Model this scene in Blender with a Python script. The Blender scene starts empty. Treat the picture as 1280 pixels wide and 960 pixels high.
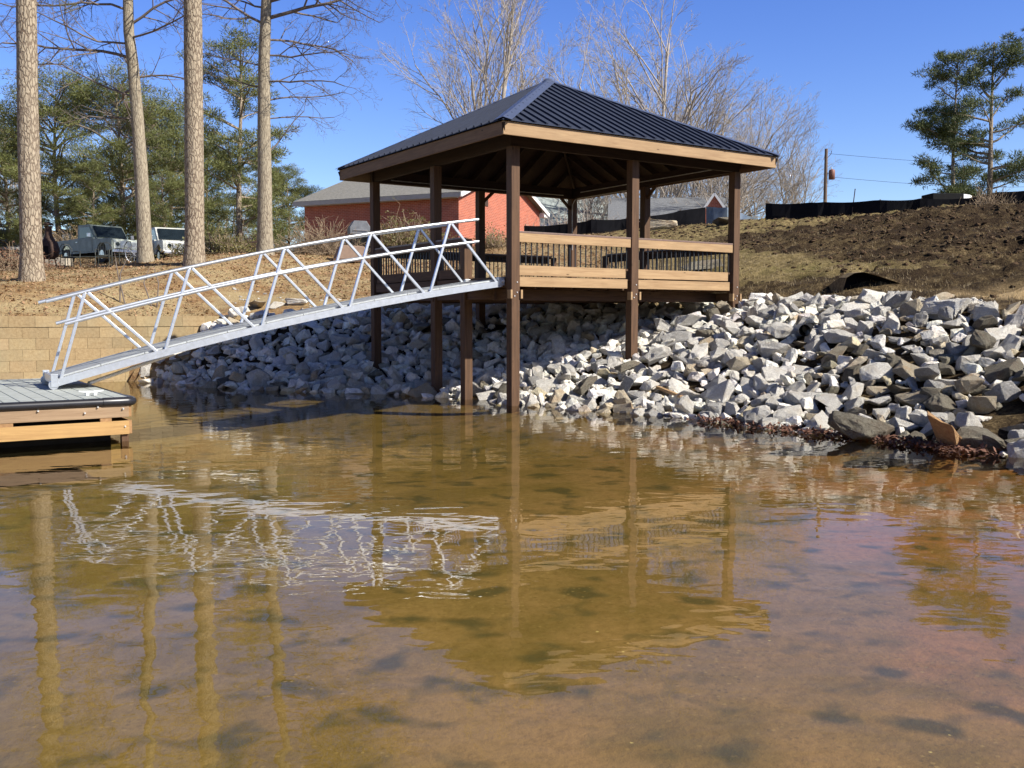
import bpy, bmesh, math, random
import numpy as np
from mathutils import Vector, Matrix, noise, Euler
random.seed(7); RNG = np.random.default_rng(11)
C = bpy.context.scene.collection
sc = bpy.context.scene
R_ = math.radians

# ------------------------------------------------------------------ camera
FPX = 1210.0; PITCH = math.atan(85/FPX); CH = 1.76
cam = bpy.data.cameras.new('camera'); co = bpy.data.objects.new('camera', cam); C.objects.link(co)
co.location = (0, 0, CH); co.rotation_euler = (math.pi/2-PITCH, 0, 0)
cam.sensor_width = 36; cam.lens = 36*FPX/1280; cam.clip_end = 3000; cam.clip_start = .05
sc.camera = co
_F = np.array([0, math.cos(PITCH), -math.sin(PITCH)]); _U = np.array([0, math.sin(PITCH), math.cos(PITCH)])
def un(px, py, Y=None, z=None):
    """a pixel of the survey photograph plus a known distance or height gives a place on the ground plan"""
    d = _F+(px-640)/FPX*np.array([1., 0, 0])-(py-480)/FPX*_U
    t = (Y/d[1]) if Y is not None else (z-CH)/d[2]
    return d*t+np.array([0, 0, CH])
def proj(p):
    d = np.asarray(p, float)-np.array([0, 0, CH]); zz = d@_F
    return 640+FPX*d[..., 0]/zz, 480-FPX*(d@_U)/zz

# ------------------------------------------------------------------ materials
def nm(name):
    m = bpy.data.materials.new(name); m.use_nodes = True
    nt = m.node_tree; b = nt.nodes['Principled BSDF']; return m, nt, b
def N(nt, t, **k):
    n = nt.nodes.new(t)
    for a, v in k.items():
        if a in n.inputs.keys(): n.inputs[a].default_value = v
        else: setattr(n, a, v)
    return n
def L(nt, a, b): nt.links.new(a, b)
def coords(nt, scale=(1, 1, 1), rot=(0, 0, 0), kind='Object'):
    tc = N(nt, 'ShaderNodeTexCoord'); mp = N(nt, 'ShaderNodeMapping')
    mp.inputs['Scale'].default_value = scale; mp.inputs['Rotation'].default_value = rot
    L(nt, tc.outputs[kind], mp.inputs[0]); return mp.outputs[0]
def noi(nt, vec, scale, detail=6, rough=.6, dist=0):
    n = N(nt, 'ShaderNodeTexNoise'); n.inputs['Scale'].default_value = scale; n.inputs['Detail'].default_value = detail
    n.inputs['Roughness'].default_value = rough; n.inputs['Distortion'].default_value = dist
    L(nt, vec, n.inputs['Vector']); return n.outputs['Fac']
def ramp(nt, fac, stops, interp='LINEAR'):
    r = N(nt, 'ShaderNodeValToRGB'); cr = r.color_ramp; cr.interpolation = interp
    while len(cr.elements) < len(stops): cr.elements.new(.5)
    for e, (p, c) in zip(cr.elements, stops):
        e.position = p; e.color = (*c, 1) if len(c) == 3 else c
    L(nt, fac, r.inputs[0]); return r.outputs[0]
def mix(nt, fac, a, b, mode='MIX'):
    m = N(nt, 'ShaderNodeMix', data_type='RGBA', blend_type=mode)
    for i, v in ((0, fac), (6, a), (7, b)):
        if isinstance(v, (int, float)): m.inputs[i].default_value = v
        elif isinstance(v, tuple): m.inputs[i].default_value = (*v, 1) if len(v) == 3 else v
        else: L(nt, v, m.inputs[i])
    return m.outputs[2]
def math_(nt, op, a, b=0., c=None):
    m = N(nt, 'ShaderNodeMath', operation=op)
    for i, v in enumerate((a, b) if c is None else (a, b, c)):
        if isinstance(v, (int, float)): m.inputs[i].default_value = v
        else: L(nt, v, m.inputs[i])
    return m.outputs[0]
def bump(nt, b, h, strength=.3, dist=.02):
    n = N(nt, 'ShaderNodeBump'); n.inputs['Strength'].default_value = strength; n.inputs['Distance'].default_value = dist
    L(nt, h, n.inputs['Height']); L(nt, n.outputs[0], b.inputs['Normal']); return n
def simple(name, col, rough=.6, metal=0., var=.25, nscale=6, bmp=.1, bscale=40, spec=.5):
    m, nt, b = nm(name); v = coords(nt)
    n1 = noi(nt, v, nscale, 5, .6)
    lo = tuple(c*(1-var) for c in col); hi = tuple(min(1, c*(1+var)) for c in col)
    L(nt, ramp(nt, n1, [(.3, lo), (.7, hi)]), b.inputs['Base Color'])
    b.inputs['Roughness'].default_value = rough; b.inputs['Metallic'].default_value = metal
    b.inputs['Specular IOR Level'].default_value = spec
    if bmp: bump(nt, b, noi(nt, v, bscale, 4), bmp, .01)
    return m
def wood(name, axis, dark, light, rough=.75, knots=True):
    m, nt, b = nm(name)
    s = [9, 9, 9]; s[axis] = .55
    v = coords(nt, tuple(s))
    oi = N(nt, 'ShaderNodeObjectInfo'); off = N(nt, 'ShaderNodeVectorMath', operation='SCALE'); off.inputs['Scale'].default_value = 37
    comb = N(nt, 'ShaderNodeCombineXYZ'); [L(nt, oi.outputs['Random'], comb.inputs[i]) for i in range(3)]
    L(nt, comb.outputs[0], off.inputs[0]); ad = N(nt, 'ShaderNodeVectorMath', operation='ADD'); L(nt, v, ad.inputs[0]); L(nt, off.outputs[0], ad.inputs[1]); v = ad.outputs[0]
    g = noi(nt, v, 2.2, 8, .65, .8)
    big = noi(nt, coords(nt, (1, 1, 1)), 1.7, 4, .6)
    c = ramp(nt, g, [(.28, dark), (.5, tuple((a*.45+c_*.55) for a, c_ in zip(dark, light))), (.72, light)])
    c = mix(nt, ramp(nt, big, [(.35, (.0, .0, .0)), (.75, (.45, .45, .45))]), c, tuple(x*.62 for x in light), 'MIX')
    if knots:
        s2 = [3.2, 3.2, 3.2]; s2[axis] = 1.1
        vo = N(nt, 'ShaderNodeTexVoronoi'); vo.inputs['Scale'].default_value = 1.6; L(nt, coords(nt, tuple(s2)), vo.inputs['Vector'])
        k = ramp(nt, vo.outputs['Distance'], [(.03, (1, 1, 1)), (.09, (0, 0, 0))])
        c = mix(nt, k, c, tuple(x*.45 for x in dark))
    L(nt, c, b.inputs['Base Color']); b.inputs['Roughness'].default_value = rough
    b.inputs['Specular IOR Level'].default_value = .3
    bump(nt, b, g, .35, .006); return m
WD = ((.046, .024, .013), (.145, .078, .040))
WL = ((.26, .155, .075), (.47, .315, .165))
wood_post = wood('stained_post_wood', 2, *WD)
wood_dx = wood('stained_wood_x', 0, *WD); wood_dy = wood('stained_wood_y', 1, *WD)
wood_lx = wood('tan_wood_x', 0, *WL); wood_ly = wood('tan_wood_y', 1, *WL)
wood_fx = wood('fascia_wood_x', 0, (.24, .14, .07), (.43, .29, .155)); wood_fy_shade = wood('fascia_shade_wood_y', 1, (.12, .065, .035), (.26, .155, .08)); wood_ux = wood('dark_roof_wood_x', 0, (.016, .009, .006), (.05, .027, .016)); wood_uy = wood('dark_roof_wood_y', 1, (.016, .009, .006), (.05, .027, .016))  # y fascia is a darker copy, shade of the left eave put into its colour
wood_grey = wood('weathered_dock_wood', 0, (.20, .125, .07), (.36, .25, .15)); wood_dock = wood('fresh_dock_wood', 0, (.30, .17, .065), (.50, .31, .12))
wood_blk = wood('dock_block_wood', 1, (.22, .12, .05), (.38, .22, .10))
black_metal = simple('black_baluster_metal', (.02, .02, .02), .45, .3)
roof_metal = simple('navy_roof_metal', (.036, .043, .066), .6, .0, .12, 3, .03, 8, spec=.08)
cap_metal = simple('ridge_cap_metal', (.09, .11, .17), .35, .1, .1, 3, .02, 8, spec=.4)
cap_rail_m = simple('rail_cap_wood', (.16, .10, .075), .45, 0, .2, 12, .1)
alu = simple('brushed_aluminium', (.62, .65, .68), .34, .75, .10, 10, .06, 60)
alu_deck = simple('gangway_deck_panel', (.36, .375, .37), .6, .25, .18, 9, .12, 70)
galv = simple('galvanised_steel', (.5, .52, .54), .4, .8)
bolt_m = simple('bolt_steel', (.75, .74, .70), .35, .6)
comp = simple('grey_dock_composite', (.38, .40, .365), .7, 0, .14, 5, .12, 90)
black_vinyl = simple('black_bumper_vinyl', (.018, .018, .022), .35, 0, .2, 5, .02)
dark_float = simple('dark_float_plastic', (.010, .010, .010), .8, spec=.12)
white_pvc = simple('white_plastic_pipe', (.78, .76, .70), .4, 0, .08)
conduit_m = simple('grey_conduit', (.42, .42, .40), .4, .4)
shingle = simple('grey_shingles', (.16, .165, .17), .9, 0, .3, 14, .5, 60)
shingle_brown = simple('weathered_shingles', (.21, .20, .175), .9, 0, .3, 10, .5, 60)
white_trim = simple('painted_white_trim', (.72, .72, .70), .5, 0, .06)
beige_trim = simple('grey_beige_trim', (.36, .34, .31), .6, 0, .1)
siding = simple('grey_green_siding', (.34, .38, .36), .7, 0, .12, 3, .1)
black_fabric = simple('black_silt_fabric', (.006, .006, .008), .85, 0, .3, 3, .35, 5, spec=.12)
stake_m = wood('stake_wood', 2, (.10, .06, .035), (.22, .14, .08))
pole_m = wood('utility_pole_wood', 2, (.10, .07, .05), (.2, .14, .1))
rubber = simple('tyre_rubber', (.015, .015, .015), .8)
rust = simple('rusty_iron', (.055, .03, .02), .8, .2, .4, 9, .4)
green_iron = simple('dark_patio_iron', (.06, .065, .055), .5, .3, .3)
white_paint = simple('dirty_white_paint', (.60, .62, .55), .45, 0, .3, 3, .05)
glass_dark = simple('dark_window_glass', (.012, .018, .022), .08, 0, .2, 3, 0)
chrome = simple('dull_chrome', (.55, .55, .55), .3, .8)
leaf_m = simple('dead_red_leaves', (.15, .068, .04), .8, 0, .5, 30, 0)
def brick():
    m, nt, b = nm('red_brick')
    tc = N(nt, 'ShaderNodeTexCoord'); sp = N(nt, 'ShaderNodeSeparateXYZ'); L(nt, tc.outputs['Object'], sp.inputs[0])
    cb = N(nt, 'ShaderNodeCombineXYZ'); L(nt, math_(nt, 'ADD', sp.outputs[0], sp.outputs[1]), cb.inputs[0]); L(nt, sp.outputs[2], cb.inputs[1])
    br = N(nt, 'ShaderNodeTexBrick'); L(nt, cb.outputs[0], br.inputs['Vector']); br.inputs['Scale'].default_value = 1
    br.inputs['Brick Width'].default_value = .22; br.inputs['Row Height'].default_value = .078; br.inputs['Mortar Size'].default_value = .007
    br.inputs['Color1'].default_value = (.42, .105, .052, 1); br.inputs['Color2'].default_value = (.27, .058, .032, 1); br.inputs['Mortar'].default_value = (.52, .33, .25, 1)
    n = noi(nt, tc.outputs['Object'], 2.5, 5)
    L(nt, mix(nt, .35, br.outputs['Color'], ramp(nt, n, [(.3, (.24, .07, .04)), (.7, (.48, .14, .07))])), b.inputs['Base Color'])
    b.inputs['Roughness'].default_value = .85; bump(nt, b, br.outputs['Fac'], -.4, .01); return m
brick_m = brick()
def block_mat():
    m, nt, b = nm('tan_split_face_block'); v = coords(nt)
    n1 = noi(nt, v, .8, 4); n2 = noi(nt, v, 14, 8, .7); n3 = noi(nt, v, 45, 4, .7)
    at = N(nt, 'ShaderNodeAttribute', attribute_name='tint')
    c = ramp(nt, n2, [(.3, (.25, .18, .095)), (.65, (.37, .285, .16))])
    c = mix(nt, ramp(nt, n1, [(.45, (0, 0, 0)), (.7, (.55, .55, .55))]), c, (.265, .23, .15))
    c = mix(nt, 1., c, at.outputs['Color'], 'MULTIPLY')
    L(nt, c, b.inputs['Base Color']); b.inputs['Roughness'].default_value = .95; b.inputs['Specular IOR Level'].default_value = .2
    bump(nt, b, math_(nt, 'ADD', n2, math_(nt, 'MULTIPLY', n3, .4)), .6, .008); return m
block_m = block_mat()
def rock_mat(name, a, bcol, spot, seed):
    m, nt, b = nm(name); v = coords(nt)
    oi = N(nt, 'ShaderNodeObjectInfo')
    n1 = noi(nt, v, 1.6, 5, .6); n2 = noi(nt, v, 9, 9, .72, .6); n3 = noi(nt, v, 30, 5, .7)
    c = ramp(nt, n2, [(.3, a), (.62, bcol)])
    c = mix(nt, ramp(nt, n1, [(.5, (0, 0, 0)), (.72, (.7, .7, .7))]), c, spot)
    at = N(nt, 'ShaderNodeAttribute', attribute_name='tint')
    c = mix(nt, 1., c, at.outputs['Color'], 'MULTIPLY')
    hs = N(nt, 'ShaderNodeHueSaturation'); L(nt, c, hs.inputs['Color']); L(nt, math_(nt, 'MULTIPLY_ADD', oi.outputs['Random'], .36, .88), hs.inputs['Value'])
    L(nt, hs.outputs[0], b.inputs['Base Color']); b.inputs['Roughness'].default_value = .9; b.inputs['Specular IOR Level'].default_value = .25
    bump(nt, b, math_(nt, 'ADD', n2, math_(nt, 'MULTIPLY', n3, .5)), 1., .06); return m
ROCKM = [rock_mat('pale_granite', (.47, .44, .385), (.80, .765, .68), (.58, .50, .38), 1),
         rock_mat('grey_granite', (.24, .23, .21), (.50, .48, .44), (.36, .31, .24), 2),
         rock_mat('tan_granite', (.34, .27, .18), (.55, .48, .35), (.44, .29, .16), 3),
         rock_mat('dark_brown_stone', (.10, .085, .06), (.25, .225, .17), (.17, .12, .08), 4),
         rock_mat('orange_stone', (.38, .20, .09), (.58, .37, .18), (.30, .15, .08), 5)]
def bark(name, dark, light, sx, sz, bs=.9, bd=.04):
    m, nt, b = nm(name); v = coords(nt, (sx, sx, sz))
    vo = N(nt, 'ShaderNodeTexVoronoi', feature='DISTANCE_TO_EDGE'); vo.inputs['Scale'].default_value = 1
    n0 = N(nt, 'ShaderNodeTexNoise'); n0.inputs['Scale'].default_value = 1.3; L(nt, v, n0.inputs['Vector'])
    ad = N(nt, 'ShaderNodeVectorMath', operation='ADD'); L(nt, v, ad.inputs[0]); L(nt, n0.outputs['Color'], ad.inputs[1]); L(nt, ad.outputs[0], vo.inputs['Vector'])
    n2 = noi(nt, v, 3, 8, .7)
    f = ramp(nt, vo.outputs['Distance'], [(.0, (0, 0, 0)), (.16, (1, 1, 1))])
    c = mix(nt, f, dark, ramp(nt, n2, [(.3, tuple(.6*x for x in light)), (.7, light)]))
    c = mix(nt, ramp(nt, noi(nt, coords(nt), .9, 3), [(.4, (0, 0, 0)), (.7, (.5, .5, .5))]), c, tuple(x*.75 for x in light))
    L(nt, c, b.inputs['Base Color']); b.inputs['Roughness'].default_value = .95; b.inputs['Specular IOR Level'].default_value = .15
    bump(nt, b, math_(nt, 'ADD', math_(nt, 'MINIMUM', vo.outputs['Distance'], .18), math_(nt, 'MULTIPLY', n2, .12)), bs, bd*3); return m
bark_pine = bark('plated_pine_bark', (.13, .09, .065), (.45, .37, .265), 11, 4)
bark_grey = bark('furrowed_grey_bark', (.14, .11, .08), (.42, .36, .26), 16, 3.5, .7, .02)
twig_pale = simple('pale_twig_bark', (.36, .31, .255), .9, 0, .3, 3, 0)
twig_dark = simple('dark_twig_bark', (.15, .12, .10), .9, 0, .3, 3, 0)
brush_m = simple('dry_brush_twigs', (.26, .19, .12), .9, 0, .4, 3, 0)
def leafy(name, a, b_, trans=.25):
    m, nt, b = nm(name); v = coords(nt)
    n1 = noi(nt, v, .55, 4); n2 = noi(nt, v, 6, 3)
    c = ramp(nt, math_(nt, 'MULTIPLY_ADD', n1, .65, math_(nt, 'MULTIPLY', n2, .35)), [(.36, a), (.62, b_)])
    L(nt, c, b.inputs['Base Color']); b.inputs['Roughness'].default_value = .6
    tr = N(nt, 'ShaderNodeBsdfTranslucent'); L(nt, c, tr.inputs['Color'])
    ms = N(nt, 'ShaderNodeMixShader'); ms.inputs[0].default_value = trans; L(nt, b.outputs[0], ms.inputs[1]); L(nt, tr.outputs[0], ms.inputs[2])
    L(nt, ms.outputs[0], nt.nodes['Material Output'].inputs[0]); return m
needle_a = leafy('pine_needles_green', (.075, .09, .025), (.215, .225, .065))
needle_b = leafy('pine_needles_deep', (.045, .068, .022), (.13, .15, .05))
shrub_m = leafy('yellow_green_leaves', (.11, .11, .03), (.24, .21, .07))
straw_m = leafy('dry_straw_blades', (.19, .14, .065), (.38, .29, .15))

# ------------------------------------------------------------------ tagging
def tag(o, label=None, cat=None, group=None, kind=None):
    for k, v in (('label', label), ('category', cat), ('group', group), ('kind', kind)):
        if v: o[k] = v
    return o
def empty(name, loc=(0, 0, 0), rz=0):
    o = bpy.data.objects.new(name, None); C.objects.link(o); o.location = loc; o.rotation_euler = (0, 0, rz); o.empty_display_size = .3; return o
def link(name, me, m=None, parent=None, loc=None):
    o = bpy.data.objects.new(name, me); C.objects.link(o)
    if m is not None:
        for mm in (m if isinstance(m, (list, tuple)) else [m]): me.materials.append(mm)
    if parent is not None: o.parent = parent
    if loc is not None: o.location = loc
    return o
def mesh_np(name, V, F, smooth=False):
    """F: (n,k) index array"""
    V = np.ascontiguousarray(V, dtype=np.float32); F = np.ascontiguousarray(F, dtype=np.int32)
    me = bpy.data.meshes.new(name); k = F.shape[1]
    me.vertices.add(len(V)); me.vertices.foreach_set('co', V.ravel())
    me.loops.add(F.size); me.loops.foreach_set('vertex_index', F.ravel())
    me.polygons.add(len(F)); me.polygons.foreach_set('loop_start', np.arange(0, F.size, k, dtype=np.int32))
    me.polygons.foreach_set('use_smooth', np.full(len(F), bool(smooth)))
    me.update(calc_edges=True); return me
class MB:
    def __init__(s): s.v = []; s.f = []; s.sm = []
    def add(s, vs, fs, sm=False):
        b = len(s.v); s.v += [tuple(map(float, v)) for v in vs]; s.f += [tuple(b+i for i in f) for f in fs]; s.sm += [sm]*len(fs)
    def box(s, a, b):
        (x0, y0, z0), (x1, y1, z1) = a, b
        s.add([(x0, y0, z0), (x1, y0, z0), (x1, y1, z0), (x0, y1, z0), (x0, y0, z1), (x1, y0, z1), (x1, y1, z1), (x0, y1, z1)],
              [(0, 3, 2, 1), (4, 5, 6, 7), (0, 1, 5, 4), (1, 2, 6, 5), (2, 3, 7, 6), (3, 0, 4, 7)]); return s
    def bar(s, a, b, w, h, up=(0, 0, 1)):
        """rectangular bar from a to b, w across, h along up"""
        a = Vector(a); b = Vector(b); d = (b-a).normalized(); u = Vector(up)
        x = d.cross(u)
        if x.length < 1e-4: x = Vector((1, 0, 0))
        x.normalize(); u = x.cross(d).normalized(); x = x*(w/2); u = u*(h/2)
        s.add([a-x-u, a+x-u, a+x+u, a-x+u, b-x-u, b+x-u, b+x+u, b-x+u],
              [(0, 3, 2, 1), (4, 5, 6, 7), (0, 1, 5, 4), (1, 2, 6, 5), (2, 3, 7, 6), (3, 0, 4, 7)][:6]); return s
    def tube(s, pts, rad, n=8, cap=True):
        pts = [Vector(p) for p in pts]; k = len(pts)
        if not isinstance(rad, (list, tuple)): rad = [rad]*k
        vs = []; ref = None
        for i, p in enumerate(pts):
            d = (pts[min(i+1, k-1)]-pts[max(i-1, 0)]).normalized()
            if ref is None: ref = Vector((0, 0, 1)) if abs(d.z) < .9 else Vector((1, 0, 0))
            x = d.cross(ref).normalized(); y = d.cross(x).normalized(); ref = -y if False else ref
            for j in range(n):
                a = 2*math.pi*j/n; vs.append(p+x*math.cos(a)*rad[i]+y*math.sin(a)*rad[i])
        fs = [(i*n+j, i*n+(j+1) % n, (i+1)*n+(j+1) % n, (i+1)*n+j) for i in range(k-1) for j in range(n)]
        s.add(vs, fs, True)
        if cap:
            s.add(vs[:n], [tuple(range(n))[::-1]]); s.add(vs[-n:], [tuple(range(n))])
        return s
    def lathe(s, prof, c=(0, 0, 0), n=16):
        vs = [(c[0]+r*math.cos(2*math.pi*j/n), c[1]+r*math.sin(2*math.pi*j/n), c[2]+z) for r, z in prof for j in range(n)]
        fs = [(i*n+j, i*n+(j+1) % n, (i+1)*n+(j+1) % n, (i+1)*n+j) for i in range(len(prof)-1) for j in range(n)]
        s.add(vs, fs, True); s.add(vs[:n], [tuple(range(n))[::-1]]); s.add(vs[-n:], [tuple(range(n))]); return s
    def prism(s, poly, y0, y1, axis='y', inset=0):
        """polygon in (x,z) extruded along y"""
        k = len(poly)
        vs = [(x, y0, z) for x, z in poly]+[(x, y1, z) for x, z in poly]
        s.add(vs, [tuple(range(k)), tuple(range(2*k-1, k-1, -1))]+[(i, k+i, k+(i+1) % k, (i+1) % k) for i in range(k)]); return s
    def build(s, name, m, parent=None, bevel=0, loc=None, kind=None):
        me = bpy.data.meshes.new(name); me.from_pydata(s.v, [], s.f); me.polygons.foreach_set('use_smooth', s.sm)
        bm = bmesh.new(); bm.from_mesh(me); bmesh.ops.recalc_face_normals(bm, faces=bm.faces); bm.to_mesh(me); bm.free()
        o = link(name, me, m, parent, loc)
        if bevel:
            b = o.modifiers.new('edge', 'BEVEL'); b.width = bevel; b.segments = 2; b.limit_method = 'ANGLE'
        if kind: o['kind'] = kind
        return o
def kids(o): return [c for c in bpy.data.objects if c.parent == o]
def copy_tree(o, kidmap, parent=None):
    c = o.copy(); C.objects.link(c)
    if parent is not None: c.parent = parent
    for ch in kidmap.get(o.name, []): copy_tree(ch, kidmap, c)
    return c
def kmap():
    d = {}
    for o in bpy.data.objects:
        if o.parent: d.setdefault(o.parent.name, []).append(o)
    return d

# ------------------------------------------------------------------ terrain
rv = np.array([.831, .556]); lv = np.array([-.556, .831]); OG = np.array([.02, 19.])
def GW(s, q, z=0): v = OG+rv*s+lv*q; return (float(v[0]), float(v[1]), z)
SHORE = [(-10.4, 26.2), (-9.67, 25.5), (-7.9, 24.0), (-5.88, 22.89), (-3.06, 21.71), (-1.73, 20.86), (-.84, 20.26), (0, 19.0), (.9, 18.17), (2.92, 16.73), (3.91, 15.16), (5.24, 13.68), (5.85, 12.75), (6.5, 11.95), (7.2, 10.3), (7.9, 7.5), (9.2, 4.5)]
TOPL = [(-10.1, 27.3), tuple(un(265, 398, Y=27.7)[:2]), tuple(un(400, 389, Y=27.6)[:2]), tuple(un(540, 384, Y=27.6)[:2]), tuple(un(640, 382, Y=27)[:2]), tuple(un(760, 380, Y=25.5)[:2]),
        tuple(un(860, 378, Y=24)[:2]), tuple(un(920, 376, Y=22.9)[:2]), tuple(un(1000, 370, Y=21.2)[:2]), tuple(un(1090, 368, Y=19.8)[:2]), tuple(un(1170, 372, Y=18.3)[:2]), tuple(un(1280, 383, Y=16.8)[:2]), (10.6, 14.2), (12.2, 10.5), (13.6, 6.5)]
cp = []
for x, y in SHORE[1:]: cp.append((x, y, -.12))
for px, py, Y in [(265, 402, 27.7), (400, 394, 27.6), (540, 389, 27.6), (640, 387, 27), (760, 386, 25.5), (860, 384, 24), (920, 382, 22.9), (1000, 380, 21.2), (1090, 380, 19.8), (1170, 382, 18.3), (1280, 393, 16.8),
                  (790, 452, 20.7), (470, 462, 24.1),
                  # sloping ground behind the riprap and the wall
                  (300, 372, 30.5), (450, 362, 32), (560, 355, 33), (40, 350, 29), (0, 352, 29), (140, 344, 33), (243, 331, 34), (331, 318, 38), (180, 328, 36), (100, 336, 40), (420, 330, 38), (420, 317, 45), (530, 318, 41), (573, 312, 45), (670, 305, 50),
                  (620, 330, 37), (700, 318, 38), (760, 312, 38), (850, 305, 37), (700, 297, 47), (850, 284, 46), (800, 345, 30), (880, 340, 28),
                  (925, 350, 26), (925, 315, 32), (925, 290, 38), (940, 279, 42), (1000, 350, 24.5), (1000, 320, 29), (1000, 290, 35), (1030, 275, 41), (1100, 350, 22.5), (1110, 320, 26), (1110, 290, 31), (1110, 270, 39),
                  (1200, 366, 20.5), (1200, 340, 22.5), (1200, 300, 28), (1200, 262, 38), (1280, 366, 19.5), (1280, 340, 21), (1280, 300, 26), (1280, 262, 34), (1280, 265, 38), (1240, 265, 38.5), (1340, 265, 37), (1280, 268, 44), (1200, 266, 44), (1400, 340, 21), (1400, 270, 32), (1500, 380, 17)]:
    p = un(px, py, Y=Y); cp.append((p[0], p[1], p[2]))
cp += [(-60, 50, 4.6), (-40, 70, 4.8), (-10, 75, 5.4), (20, 75, 6.2), (50, 60, 6.4), (60, 30, 6.0), (-30, 50, 4.4), (-22, 42, 4.2), (-18, 46, 4.15), (-12, 50, 4.3), (-35, 34, 3.4), (14, 8, 2.3), (20, 5, 3.0)]
lake = [(-12, 22, -.7), (-8, 20, -.8), (-4, 18, -.8), (0, 16.5, -.65), (3, 13, -.6), (5, 8, -.6), (6, 2, -.6), (0, 10, -.7), (-6, 10, -.8), (-14, 14, -.9), (0, 4, -.55), (-6, 3, -.6), (0, -8, -.9), (10, -8, -.9), (-20, 0, -1.), (-30, 10, -1.)]
lake = [(a, b, c*.62) for a, b, c in lake]
CP = np.array(cp); CPL = np.array(cp+lake)
def tps(P):
    n = len(P); d = np.linalg.norm(P[:, None, :2]-P[None, :, :2], axis=2); K = np.where(d > 0, d*d*np.log(np.maximum(d, 1e-9)), 0)+np.eye(n)*.02
    A = np.zeros((n+3, n+3)); A[:n, :n] = K; A[:n, n] = 1; A[:n, n+1:] = P[:, :2]; A[n, :n] = 1; A[n+1:, :n] = P[:, :2].T
    w = np.linalg.solve(A, np.r_[P[:, 2], 0, 0, 0])
    def ev(x, y):
        x = np.asarray(x, float).ravel(); y = np.asarray(y, float).ravel(); out = np.empty(len(x))
        for i in range(0, len(x), 20000):
            xx = x[i:i+20000]; yy = y[i:i+20000]; d = np.hypot(xx[:, None]-P[:, 0], yy[:, None]-P[:, 1])
            out[i:i+20000] = np.where(d > 0, d*d*np.log(np.maximum(d, 1e-9)), 0)@w[:n]+w[n]+w[n+1]*xx+w[n+2]*yy
        return out
    return ev
T_all = tps(CPL); land_only = CP[(CP[:, 2] > 1.0)]; T_land = tps(land_only)
WO = np.array([-10.3, 26.3])   # a point of the block wall's face, the wall runs along rv
def sstep(a, b, x): t = np.clip((x-a)/(b-a), 0, 1); return t*t*(3-2*t)
SH = np.array(SHORE)
def shore_side(x, y):
    """>0 on land, metres from the shoreline"""
    best = np.full(len(x), 1e9); sg = np.ones(len(x))
    for i in range(len(SH)-1):
        a, b = SH[i], SH[i+1]; ab = b-a; t = np.clip(((x-a[0])*ab[0]+(y-a[1])*ab[1])/(ab@ab), 0, 1)
        dx = x-a[0]-t*ab[0]; dy = y-a[1]-t*ab[1]; d = np.hypot(dx, dy); c = ab[0]*(y-a[1])-ab[1]*(x-a[0])
        m = d < best-1e-9; best = np.where(m, d, best); sg = np.where(m, np.sign(c), sg)
    return best*sg
def height(x, y):
    x = np.atleast_1d(np.asarray(x, float)); y = np.atleast_1d(np.asarray(y, float))
    far = sstep(48, 95, np.hypot(x, y-20)); xc = np.clip(x, -62, 62); yc = np.clip(y, -30, 80)
    za = T_all(xc, yc); zl = T_land(xc, yc)
    sd = shore_side(x, y)
    za = np.where(sd < 0, np.clip(za, -1.1, -.13-.08*np.clip(-sd, 0, 3.)), np.maximum(za, -.1+.06*np.clip(sd, 0, 20)))
    m = (x-WO[0])*rv[0]+(y-WO[1])*rv[1]; q = (x-WO[0])*lv[0]+(y-WO[1])*lv[1]
    zl = np.clip(zl, 1.55, 9); zl = np.where(q < 3, zl*sstep(0, 3, q)+(1.62+.12*np.maximum(q, 0))*(1-sstep(0, 3, q)), zl)
    behind = (q > .12); left = (m < 1.9)
    # beside the wall's hidden end the bank in front of it climbs to meet the riprap
    zf = np.where(left, np.where(m < -.3, np.clip(za, -1.2, -.45), za), za)
    z = np.where(left & behind, zl, zf)
    w = sstep(1.9, 3.2, m); z = np.where((~left) & (m < 3.2) & behind, zl*(1-w)+za*w, z)
    lakeward = (sd < 0) & ~(left & behind)
    zfar = np.where(lakeward, -1.0, 5.0)
    # far from the scene the lake side stays under water
    return z*(1-far)+zfar*far, lakeward
def axis(a, b, step, far):
    core = np.arange(a, b, step); o = []; s = step; v = b
    while v < far: o.append(v); s *= 1.22; v += s
    o2 = []; s = step; v = a-step
    while v > -far: o2.append(v); s *= 1.22; v -= s
    return np.array(o2[::-1]+list(core)+o)
xs = axis(-24, 22, .2, 1500); ys = axis(9, 50, .2, 1500)
GX, GY = np.meshgrid(xs, ys, indexing='xy'); gx = GX.ravel(); gy = GY.ravel()
gz, isl = height(gx, gy)
sdv = shore_side(gx, gy)
nearm = (np.abs(gx) < 30) & (gy > 5) & (gy < 60)
hill = sstep(3.5, 6.0, gx)*sstep(5.5, 7.5, sdv)
dist = np.zeros(len(gx))
for i in np.nonzero(nearm & ~isl)[0]:
    x, y = gx[i], gy[i]
    n = noise.fractal((x*.9, y*.9, 0), 1, 2, 5)
    d = n*.05
    if hill[i] > 0:
        u = x*.24+y*.97+.5*noise.noise((x*.22, y*.22, 4))
        rdg = math.sin(u*4.6+2.2*noise.noise((x*.5, y*.9, 9)))
        fade = .5+.5*min(1, max(0, (x-8)/5))
        d += hill[i]*fade*(.11*rdg+.20*noise.fractal((x*1.6, y*2.4, 3), .7, 2, 4))
    dist[i] = d*min(1, max(0, sdv[i]/2))
gz = gz+dist
nx, ny = len(xs), len(ys)
ii, jj = np.meshgrid(np.arange(nx-1), np.arange(ny-1), indexing='xy'); a = (jj*nx+ii).ravel()
Q = np.stack([a, a+1, a+1+nx, a+nx], 1)
lakeq = isl[Q].all(1)
gdata = []
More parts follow.
